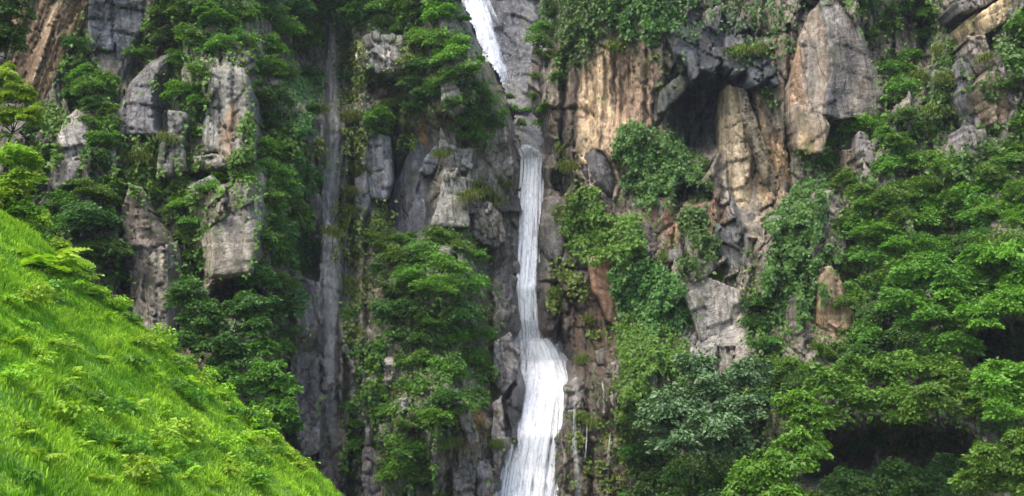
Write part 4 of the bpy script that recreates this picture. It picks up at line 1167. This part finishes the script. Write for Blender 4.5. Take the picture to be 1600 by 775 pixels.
# ------------------------------------------------------------------ trees
tree('greyish broadleaf tree with drooping leaf clusters below the rough grey slab', [(1050, 635, 42, 0), (1105, 612, 42, .5), (1062, 690, 42, -.6), (1118, 672, 44, -.8), (1160, 640, 38, 0), (1168, 585, 34, 1), (1085, 575, 30, 1), (1020, 655, 28, .5), (1140, 700, 30, 0)], 'grey', 46, (1100, 860), .24, 90, 5001)
tree('bright leafy tree at the foot of the dark hollow', [(1180, 742, 38, -.5), (1222, 728, 40, -.6), (1255, 700, 38, 0), (1210, 775, 40, -1), (1160, 775, 34, -.5), (1262, 655, 34, .6), (1240, 632, 30, 1)], 'bright', 40, (1210, 930), .2, 85, 5011)
tree('spreading mid-green tree with pale topsides over the black hollow', [(1300, 600, 36, 0), (1340, 622, 34, -.4), (1372, 582, 36, 0), (1418, 574, 36, .3), (1395, 622, 32, -.5), (1280, 650, 34, -.4), (1330, 572, 26, .6)], 'mid', 42, (1350, 830), .21, 85, 5021)
tree('olive-tinted tree leaning out beside the black hollow', [(1450, 622, 40, -.5), (1490, 606, 38, 0), (1520, 636, 34, -.4), (1420, 648, 26, -.5), (1470, 580, 32, .6)], 'mid', 41, (1500, 820), .21, 85, 5031)
tree('vivid green tree at the edge of the lower thicket', [(1552, 602, 38, 0), (1592, 592, 36, 0), (1580, 640, 38, -.5), (1630, 620, 46, -.3), (1560, 560 + 20, 26, .5)], 'bright', 38, (1600, 850), .2, 85, 5041)
tree('low leafy tree under the vivid green tree', [(1555, 722, 40, 0), (1592, 704, 38, -.3), (1610, 756, 44, -.5), (1530, 756, 34, .3), (1640, 700, 46, 0)], 'mid', 37, (1590, 930), .2, 80, 5051)
tree('tall tree with light layered tops on the upper thicket', [(1442, 424, 40, 0), (1482, 436, 42, -.4), (1522, 420, 40, 0), (1500, 470, 40, -.8), (1452, 500, 40, -.6), (1410, 462, 34, 0), (1545, 452, 36, -.4), (1488, 535, 36, -1)], 'mid', 44, (1480, 760), .21, 85, 5061)
tree('pale-topped tree stretching a long sunlit branch', [(1575, 408, 40, 0), (1600, 440, 40, -.3), (1560, 484, 36, -.6), (1524, 502, 34, -.6), (1595, 466, 34, -.6), (1640, 420, 50, 0), (1545, 400, 30, .4)], 'bright', 42, (1610, 720), .2, 85, 5071)
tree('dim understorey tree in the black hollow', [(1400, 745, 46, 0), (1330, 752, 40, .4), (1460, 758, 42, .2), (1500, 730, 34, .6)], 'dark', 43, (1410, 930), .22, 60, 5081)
tree('yellow-green tree on the grassy brow by the rusty stripes', [(8, 120, 28, 0), (26, 148, 24, -.2), (46, 180, 20, -.2), (6, 182, 26, 0), (-30, 150, 40, 0), (-20, 210, 36, 0), (38, 152, 14, 0)], 'lime', 33, (-30, 330), .13, 80, 5091)
tree('dusky green tree hanging over the rusty stripes', [(8, 22, 36, 0), (-20, 60, 40, 0), (14, 60, 24, 0), (20, -10, 34, 0)], 'dark', 36, (-60, 260), .16, 80, 5101)
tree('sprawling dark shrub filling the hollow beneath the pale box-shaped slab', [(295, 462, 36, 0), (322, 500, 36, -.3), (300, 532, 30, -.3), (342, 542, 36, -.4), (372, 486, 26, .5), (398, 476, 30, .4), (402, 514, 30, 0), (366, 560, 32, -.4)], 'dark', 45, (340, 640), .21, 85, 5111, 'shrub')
tree('deep green shrub behind the grassy brow', [(390, 602, 36, 0), (424, 582, 30, .3), (432, 640, 30, -.2), (352, 592, 30, .2), (410, 545, 26, .6), (444, 610, 24, .2), (450, 665, 22, 0), (400, 650, 34, 0)], 'mid', 44, (410, 740), .2, 80, 5121, 'shrub')

# ------------------------------------------------------------------ bushes on the ledges
B = 'bright'; M_ = 'mid'; K = 'dark'
BUSHES = [
    (120, 70, 24, K), (116, 98, 22, M_), (132, 120, 28, M_), (152, 138, 32, M_), (120, 146, 24, K), (168, 122, 20, M_), (150, 165, 24, K),
    (156, 192, 28, M_), (162, 218, 28, M_), (150, 244, 24, K), (168, 172, 20, M_), (138, 296, 26, M_), (156, 302, 30, M_), (108, 312, 26, M_), (140, 332, 34, K), (174, 290, 22, M_),
    (162, 354, 30, K), (120, 348, 30, K), (84, 328, 22, M_), (55, 200, 20, K), (52, 284, 16, K), (180, 390, 26, K), (150, 392, 28, M_), (190, 430, 22, K),
    (218, 82, 22, M_), (252, 20, 26, M_), (290, 18, 30, M_), (266, 55, 28, K), (302, 60, 30, M_), (332, 28, 30, M_), (372, 20, 30, M_), (342, 70, 28, M_), (382, 60, 28, M_), (282, 96, 24, M_),
    (312, 112, 22, M_), (286, 142, 28, B), (258, 142, 16, M_), (306, 160, 22, M_), (312, 180, 16, K), (240, 44, 22, M_), (300, 206, 18, K), (268, -10, 36, K), (340, -15, 36, M_), (410, -15, 36, K),
    (236, 302, 20, M_), (292, 318, 26, B), (326, 292, 20, B), (352, 280, 20, M_), (380, 276, 20, M_), (270, 332, 20, K), (300, 348, 22, M_), (292, 372, 20, M_), (294, 420, 20, K), (300, 400, 20, M_),
    (420, 20, 26, M_), (440, 45, 30, B), (420, 72, 28, B), (470, 65, 28, M_), (484, 45, 22, M_), (410, 106, 28, M_), (440, 112, 26, M_), (408, 150, 28, K), (432, 152, 26, K), (478, 112, 18, K),
    (420, 190, 26, K), (410, 232, 30, B), (426, 262, 30, B), (440, 292, 28, M_), (452, 322, 24, M_), (460, 250, 16, K), (484, 172, 16, K), (420, 312, 30, M_), (430, 352, 28, K), (412, 374, 28, M_), (464, 380, 20, K),
    (468, 352, 22, M_), (436, 400, 28, K), (406, 432, 28, K), (440, 440, 26, M_), (428, 480, 26, K), (450, 520, 22, K), (436, 540, 24, M_), (470, 420, 14, K), (482, 20, 22, K), (496, -12, 30, K),
    (535, 10, 24, K), (562, 20, 26, M_), (592, 10, 26, M_), (602, 34, 22, M_), (642, 20, 30, M_), (622, 42, 20, M_), (652, 62, 28, M_), (690, 20, 28, B), (682, 60, 30, B), (702, 86, 28, B),
    (662, 102, 26, K), (692, 122, 26, M_), (716, 66, 20, B), (726, 110, 26, M_), (744, 140, 24, K), (760, 162, 22, K), (738, 176, 22, K), (766, 190, 20, K), (784, 176, 14, M_), (712, 158, 20, K), (672, 146, 24, K), (650, 162, 18, K), (644, 130, 20, K),
    (560, -15, 36, K), (640, -20, 36, M_), (700, -15, 30, M_), (732, 190, 22, B), (742, 212, 20, B), (716, 186, 16, M_), (590, 180, 20, B), (586, 198, 16, M_), (546, 120, 16, K), (545, 60, 18, K),
    (600, 378, 24, M_), (640, 372, 24, M_), (690, 372, 28, M_), (662, 392, 30, M_), (712, 384, 26, M_), (622, 402, 30, M_), (702, 412, 32, B), (742, 402, 22, M_), (652, 432, 34, M_), (690, 450, 34, B), (732, 442, 30, M_),
    (622, 452, 28, K), (602, 482, 24, K), (640, 482, 32, K), (682, 500, 30, M_), (722, 490, 30, K), (744, 520, 26, M_), (706, 530, 30, B), (662, 532, 30, K), (622, 522, 24, K), (652, 562, 28, M_), (700, 576, 30, M_), (740, 562, 24, M_), (650, 602, 26, M_),
    (700, 622, 30, K), (682, 652, 28, B), (642, 660, 22, M_), (716, 640, 18, M_), (642, 702, 28, M_), (622, 732, 30, B), (652, 742, 24, M_), (604, 636, 14, M_), (552, 662, 20, B), (548, 632, 14, M_), (556, 692, 18, M_), (545, 490, 16, M_), (590, 420, 16, K), (592, 540, 16, M_),
    (838, 118, 10, M_), (832, 150, 9, M_), (722, 30, 12, M_), (748, 92, 12, M_), (850, 44, 20, B), (840, 62, 18, B), (856, 86, 20, M_), (850, 168, 14, B), (846, 192, 14, B), (864, 20, 18, M_), (868, 120, 12, M_),
    (1396, 110, 26, M_), (1412, 136, 26, M_), (1392, 158, 22, K), (1420, 88, 18, M_), (1386, 40, 20, K), (1362, 52, 14, K), (1402, 16, 18, K), (1450, 20, 20, M_), (1450, 50, 18, M_), (1350, 0, 24, K), (1430, -10, 24, K),
    (1330, 196, 24, B), (1360, 190, 24, B), (1316, 216, 18, B), (1382, 206, 18, M_), (1410, 182, 22, K), (1400, 222, 26, M_), (1282, 258, 20, M_), (1302, 246, 18, M_), (1256, 238, 12, K),
    (1420, 252, 30, M_), (1440, 202, 20, M_), (1452, 250, 28, M_), (1480, 262, 24, M_), (1460, 292, 30, M_), (1430, 302, 30, M_), (1500, 302, 26, M_), (1550, 272, 28, M_), (1582, 250, 28, M_), (1592, 302, 26, M_), (1592, 342, 26, B), (1560, 240, 18, K),
    (1402, 342, 28, M_), (1352, 302, 28, M_), (1322, 282, 24, M_), (1342, 342, 30, M_), (1372, 362, 30, B), (1314, 352, 18, M_), (1412, 382, 28, B), (1452, 352, 28, M_), (1482, 382, 26, K), (1384, 262, 26, M_), (1540, 370, 26, K), (1510, 350, 20, K),
    (1332, 420, 26, M_), (1352, 452, 26, M_), (1392, 412, 30, M_), (1372, 484, 34, K), (1402, 522, 32, K), (1352, 522, 28, M_), (1190, 472, 28, K), (1182, 502, 26, K), (1200, 540, 28, K), (1230, 570, 28, M_), (1190, 620, 26, K), (1270, 580, 22, M_),
    (1586, 100, 16, M_), (1598, 40, 22, M_), (1598, 190, 22, M_), (1010, 740, 30, K), (1000, 702, 28, K), (990, 655, 24, K), (1062, 745, 34, K), (1120, 745, 30, K), (1000, 775, 26, K),
]
for b in BUSHES:
    bush(*b)
SHRUBS = [(1530, 300, 34, M_), (1570, 330, 34, B), (1610, 300, 40, M_), (1545, 335, 34, M_), (1500, 330, 36, M_), (1470, 320, 34, B), (1440, 340, 34, M_), 
          (1400, 300, 34, M_), (1370, 320, 32, M_), (1590, 380, 34, M_), (1550, 385, 34, M_), (1500, 390, 36, K), (1450, 390, 36, M_), (1420, 420, 34, M_), (1360, 400, 32, M_), (1380, 440, 34, M_), (1330, 470, 26, M_),
          (1340, 550, 34, K), (1300, 550, 30, M_), (1440, 545, 38, K), (1260, 600, 32, K), (1210, 600, 30, M_), (1160, 720, 34, K), (1090, 730, 36, K), (1040, 700, 30, K), (1130, 780, 40, K), (1060, 785, 40, K),
          (1320, 700, 26, K), (1365, 690, 24, K), (1430, 700, 26, K), (1485, 690, 26, K), (1400, 660, 22, K), (1270, 785, 34, M_), (1330, 790, 46, K), (1440, 795, 46, K), (1510, 790, 40, K), (1560, 660, 36, K), (1620, 520, 44, K), (1540, 540, 34, K), (1600, 230, 30, M_), (330, 10, 30, K), (460, 10, 30, K), (1590, 130, 22, K)]
for b in SHRUBS:
    bush(*b, name='shrub')
for x, y, rp, k in [(15, 246, 34, 'lime'), (30, 284, 32, 'lime'), (8, 312, 38, 'lime'), (44, 250, 22, 'lime'), (8, 352, 34, 'lime'), (40, 332, 30, B), (60, 372, 26, B), (20, 392, 30, 'lime'), (96, 412, 20, B), (130, 436, 18, M_), (62, 345, 26, 'lime'), (84, 384, 22, 'lime'), (30, 364, 28, B), (112, 424, 16, 'lime')]:
    bush(x, y, rp, k, Y=28.5)
for x, y, rp, k in [(800, 170, 12, M_), (814, 192, 10, M_), (792, 152, 10, K), (826, 172, 10, M_), (806, 206, 8, 'moss')]:      # ledge growth in the gully behind the lip
    bush(x, y, rp, k, Y=70.0)
for x, y, rp in [(500, 172, 12), (545, 152, 14), (546, 184, 16), (556, 262, 14), (546, 332, 16), (520, 362, 14), (545, 300, 14), (552, 460, 18), (540, 440, 14), (576, 440, 14), (745, 296, 18), (764, 310, 18), (734, 306, 14), (866, 456, 11), (886, 430, 11), (878, 478, 9),
                 (890, 262, 14), (884, 236, 12), (962, 72, 14), (1162, 80, 14), (1186, 76, 12), (1462, 172, 16), (1476, 122, 14), (1460, 210, 14), (215, 246, 16), (262, 216, 12), (756, 560, 12), (768, 610, 12), (776, 692, 10), (920, 500, 10), (905, 650, 12), (930, 660, 12), (910, 560, 10),
                 (600, 600, 12), (630, 610, 14), (640, 690, 12), (700, 690, 14), (690, 240, 10), (790, 290, 8), (610, 160, 10), (630, 150, 10), (1540, 90, 12), (1470, 80, 12), (1440, 120, 12), (1040, 400, 12), (1130, 430, 12), (235, 260, 12), (640, 92, 10)]:
    tuft(x, y, rp)

# ------------------------------------------------------------------ creepers
ivy([(870, 15, 18), (900, 15, 24), (930, 20, 26), (905, 60, 22), (890, 90, 18), (875, 55, 20), (872, -20, 26), (915, -20, 30)], 'dark ivy curtain over the top of the tan flutes', seed=6001)
ivy([(962, 15, 22), (1000, 25, 26), (1040, 20, 26), (1020, 48, 18), (980, 50, 16), (1000, -20, 34), (1060, -10, 26)], 'ivy fringe on the brow above the tan flutes', seed=6011)
ivy([(985, 212, 20), (1000, 242, 24), (1040, 232, 28), (1062, 262, 28), (1040, 285, 30), (1072, 275, 20), (1000, 282, 22), (970, 232, 14), (1012, 310, 18)], 'rounded mat of ivy bulging below the cave', seed=6021, lift=.7, dens=1.3)
ivy([(920, 322, 24), (905, 352, 24), (940, 352, 28), (965, 382, 24), (982, 352, 18), (930, 382, 24), (986, 392, 22), (900, 382, 16)], 'ivy mound beneath the dark lens-shaped boulder', 'mid', seed=6031, lift=.7, dens=1.3)
ivy([(980, 440, 24), (1010, 430, 24), (1040, 452, 24), (1000, 472, 28), (1030, 492, 26), (1060, 492, 20)], 'long leafy creeper running down beside the wet brown wall', 'ivy', seed=6041, lift=.6, dens=1.6, leaf=.17)
ivy([(985, 522, 28), (1000, 562, 26), (1030, 542, 28), (990, 602, 26), (1060, 562, 26)], 'fresh green creeper between the wet brown wall and the greyish tree', 'mid', seed=6045, lift=.7, dens=1.6, leaf=.17)
ivy([(1070, 332, 16), (1090, 352, 20), (1100, 382, 20), (1100, 302, 18), (1090, 245, 14), (1075, 410, 18)], 'thin dark creeper hanging in the cleft beside the pale tan pillar', 'dark', seed=6051)
ivy([(1270, 302, 24), (1250, 332, 26), (1240, 372, 26), (1268, 352, 20), (1230, 402, 24), (1222, 432, 28), (1252, 422, 28), (1232, 482, 28), (1270, 460, 20), (1215, 350, 18), (1295, 400, 16)], 'long grey-green ivy sheet wrapping the pale stub', 'ivy', seed=6061, lift=.7, dens=1.3)
ivy([(1080, 52, 16), (1070, 90, 10), (1165, 78, 20), (1190, 60, 20), (1140, 20, 24), (1210, 20, 30), (1225, 70, 18), (1205, 150, 14), (1110, 10, 20)], 'sparse creeper speckled over the black slate brow', 'dark', dens=.2, seed=6071, lift=.25)
ivy([(1476, 60, 30), (1470, 120, 30), (1470, 180, 30), (1540, 130, 24), (1580, 70, 24), (1545, 210, 18), (1500, 250, 24)], 'thin creeper net between the triangular crag and yellow blocks', 'ivy', dens=.55, seed=6081, lift=.35)
ivy([(900, 300, 16), (880, 330, 14), (885, 420, 20), (900, 450, 16), (870, 470, 16), (930, 520, 10)], 'mossy creeper beside the grey-brown boulder', 'moss', dens=.6, seed=6091, lift=.3)
ivy([(545, 90, 24), (545, 150, 20), (550, 220, 18), (540, 330, 18), (545, 400, 20), (560, 460, 18), (500, 120, 12), (495, 230, 12), (550, 520, 16)], 'mossy creeper lining the thin veil fall', 'moss', dens=.7, seed=6101, lift=.25)
ivy([(480, 130, 24), (470, 200, 24), (475, 280, 22), (470, 390, 22), (460, 470, 18), (540, 20, 24), (520, -10, 24)], 'dark creeper beside the thin veil fall', 'dark', dens=.9, seed=6111, lift=.4)
ivy([(620, 180, 22), (630, 220, 16), (610, 120, 14), (645, 90, 20), (570, 120, 14), (600, 330, 18), (570, 360, 20)], 'mossy creeper around the cracked pale cap rock', 'moss', dens=.6, seed=6121, lift=.3)
ivy([(580, 600, 22), (600, 640, 20), (570, 560, 20), (610, 690, 18), (545, 720, 16), (760, 580, 14), (745, 620, 14)], 'low mossy creeper in the ferny gully', 'mid', dens=.7, seed=6131, lift=.35)
ivy([(220, 240, 26), (230, 280, 24), (300, 260, 22), (285, 300, 22), (200, 280, 18), (70, 240, 20), (80, 180, 22)], 'thin green creeper on the crumbling ledges by the stacked block', 'mid', dens=.7, seed=6141, lift=.35)
ivy([(450, 300, 26), (440, 360, 26), (400, 200, 22), (380, 255, 22), (470, 330, 20), (440, 220, 24)], 'dense creeper behind the square tan-streaked block', 'mid', dens=1.0, seed=6151, lift=.4)
ivy([(900, 690, 12), (930, 730, 14), (966, 700, 20), (974, 640, 16), (962, 756, 18)], 'wet moss and creeper below the wet brown wall', 'moss', dens=.4, seed=6161, lift=.25)


# ------------------------------------------------------------------ low growth filling ledges between the bushes
def undergrowth():
    r = np.random.default_rng(8001)
    n = 260000
    px, py = r.uniform(-120, 1720, n), r.uniform(-120, 860, n)
    dens = np.zeros(n)
    for b in BUSHES:
        dens = np.maximum(dens, .9 * sstep(1.75, .7, np.hypot(px - b[0], py - b[1]) / b[2]))
    for x, y, rx, ry in ((1450, 560, 260, 170), (1500, 300, 150, 80), (1110, 680, 160, 110), (380, 560, 110, 110), (120, 330, 90, 70), (420, 330, 60, 120), (680, 560, 90, 140)):
        dens = np.maximum(dens, .55 * sstep(1.2, .7, np.hypot((px - x) / rx, (py - y) / ry)))
    dens = np.maximum(dens, .10 + .22 * sstep(.05, .5, fbm(px / 40, py / 50, 8005, 4)))
    for a_, k_ in ROCKDEF:
        m = in_poly(px, py, a_[2])
        dens[m] *= .04 + .5 * np.exp(-poly_dist(px[m], py[m], a_[2]) / 3.0)
    for x, y, rx, ry in ((830, 400, 50, 500), (940, 160, 80, 90), (1090, 170, 60, 70), (650, 280, 60, 90), (920, 500, 60, 120), (1150, 260, 40, 120), (1270, 120, 60, 120)):
        dens *= 1 - .92 * sstep(1.15, .7, np.hypot((px - x) / rx, (py - y) / ry))
    k = (r.uniform(0, 1, n) < dens * .8) & (fbm(px / 8, py / 8, 8011, 3) > -.25) & ~in_poly(px, py, GAP)
    px, py = px[k], py[k]
    n = len(px)
    P = at(px, py, surf(px, py) - r.uniform(0.02, .55, n))
    D = np.array([0, -.45, -.2]) + unit(r, n) * .8
    N = np.array([0, -.5, .7]) + unit(r, n) * .5
    L = r.uniform(.12, .26, n)
    V, F = leaf_quads(P, D, N, L, L * .36)
    me = mesh_np('undergrowth', V, F)
    col_attr(me, 'leaf', np.repeat(np.clip(.4 + .6 * fbm(px / 20, py / 20, 8021, 3) + r.uniform(-.3, .3, n), 0, 1), 4))
    tag(link('undergrowth', me, LEAF['mid']), 'small leafy undergrowth scattered over the cliff ledges', 'undergrowth', kind='stuff')


undergrowth()

# ------------------------------------------------------------------ ferns and weeds on the grassy slope
def frond_mesh(seed, L=1.0, pairs=11):
    r = np.random.default_rng(seed)
    t = np.linspace(0, 1, 9)
    ax = np.stack([t * .85, np.zeros(9), .62 * t - .55 * t * t], -1) * L
    V, F = tubes([(ax, np.linspace(.012, .004, 9) * L)], 3)
    tri = np.concatenate([F[:, [0, 1, 2]], F[:, [0, 2, 3]]])
    Ps, Ds, Ls = [], [], []
    for k in range(pairs):
        s = .16 + .82 * k / (pairs - 1)
        c = np.array([np.interp(s, t, ax[:, q]) for q in range(3)])
        ln = L * .30 * math.sin(min(1, .25 + 1.05 * (1 - s)) * 1.57) * (1.0 if s < .95 else .6)
        for side in (-1, 1):
            Ps.append(c); Ds.append((.45, side, -.12)); Ls.append(ln)
    n = len(Ps)
    V2, F2 = leaf_quads(np.array(Ps), np.array(Ds) + r.normal(size=(n, 3)) * .08, np.tile([-.15, 0, 1.], (n, 1)), np.array(Ls), np.array(Ls) * .2)
    me = mesh_np('frond', np.concatenate([V, V2]), np.concatenate([tri, F2 + len(V)]))
    col_attr(me, 'leaf', np.clip(np.concatenate([np.full(len(V), .4), np.repeat(r.uniform(.3, .95, n), 4)]), 0, 1)); me.materials.append(LEAF['lime'])
    return me


FRONDS = [frond_mesh(9000 + k) for k in range(4)]


def slope_point(px, py):
    """where the line of sight through a pixel meets the grassy slope"""
    ys = np.linspace(8, 28.5, 400)
    P = at(np.full(400, px), np.full(400, py), ys)
    below = P[:, 2] < slope_z(P[:, 0], P[:, 1])
    k = int(below.argmax()) if below.any() else 399
    return np.array([P[k, 0], P[k, 1], slope_z(P[k, 0], P[k, 1])])


def fern(px, py, size, n, label, group=None, kind='lime'):
    p = slope_point(px, py)
    e = bpy.data.objects.new('fern', None); COL.objects.link(e); e.location = p - [0, 0, .03]
    tag(e, label, 'fern', group)
    a0 = random.uniform(0, 6.28)
    for k in range(n):
        f = bpy.data.objects.new('frond', random.choice(FRONDS)); COL.objects.link(f)
        f.parent = e; s = size * random.uniform(.75, 1.2)
        f.scale = (s, s, s * random.uniform(.8, 1.4)); f.rotation_euler = (random.uniform(-.25, .25), random.uniform(-.5, .1), a0 + 6.283 * k / n + random.uniform(-.3, .3))
        if kind != 'lime':
            f.material_slots[0].link = 'OBJECT'; f.material_slots[0].material = LEAF[kind]


fern(68, 424, 1.25, 18, 'tall fern clump on the grassy brow below the pale pointed slab')
fern(92, 425, 1.1, 11, 'second fern clump beside the tall one on the grassy brow')
for x, y in [(40, 470), (130, 460), (160, 500), (190, 530), (225, 545), (205, 505), (100, 520), (60, 560), (110, 590), (95, 600), (130, 625), (70, 640), (40, 620), (150, 560), (240, 590), (290, 600), (310, 640), (350, 660), (250, 650), (200, 640), (240, 700), (260, 720), (285, 745), (380, 690), (410, 710), (440, 730), (470, 745), (350, 720), (180, 700), (120, 700), (60, 720), (30, 680), (150, 750), (330, 760), (400, 765), (215, 760), (90, 660), (20, 540), (270, 570), (320, 620)]:
    fern(x, y, random.uniform(.28, .5), random.randint(6, 9), 'small light green fern scattered in the slope grass', 'small ferns in the slope grass')

# weeds: leafy herbs along the brow of the slope
WEED = []
for v in range(3):                # one leafy herb each
    r = np.random.default_rng(9100 + v)
    V, F, T, C = crown(.34, r, 12, 26, .085, .9, -.2)
    me = mesh_np('leaves', V + [0, 0, .22], F); col_attr(me, 'leaf', T); me.materials.append(LEAF['lime'])
    WEED.append(me)
for k in range(110):
    if k < 50:
        x = random.uniform(100, 480); y = 412 + (x - 105) * .835 + random.uniform(0, 26)
    else:
        x = random.uniform(0, 440); y = random.uniform(max(440, 330 + x * .84 + 30), 775)
    p = slope_point(x, y)
    o = bpy.data.objects.new('weed', random.choice(WEED)); COL.objects.link(o)
    s = random.uniform(.45, 1.1)
    o.location = p; o.scale = (s, s, s * random.uniform(.7, 1.2)); o.rotation_euler = (0, 0, random.uniform(0, 6.28))
    if random.random() < .4:
        o.material_slots[0].link = 'OBJECT'; o.material_slots[0].material = LEAF['bright']
    tag(o, *(('low broad-leaved weed growing along the brow of the grassy slope', 'weed', 'weeds along the brow of the slope') if k < 50 else ('low broad-leaved weed growing up through the open slope grass', 'weed', 'weeds on the open grassy slope')))

# ------------------------------------------------------------------ damp air
hv = [(x, y, z) for x in (-90, 90) for y in (-6, 98) for z in (-16, 62)]
hf = [(0, 1, 3, 2), (4, 6, 7, 5), (0, 4, 5, 1), (2, 3, 7, 6), (0, 2, 6, 4), (1, 5, 7, 3)]
t = NT('damp_air')
pv = t.n('ShaderNodeVolumePrincipled')
pv.inputs['Color'].default_value = (0.86, 0.92, 1.0, 1)
pv.inputs['Density'].default_value = 0.0003
pv.inputs['Anisotropy'].default_value = 0.2
t.l(pv.outputs[0], t.out.inputs['Volume'])
tag(link('haze', mesh_np('haze', hv, hf), t.m), 'thin damp haze filling the gorge', 'haze', kind='stuff')
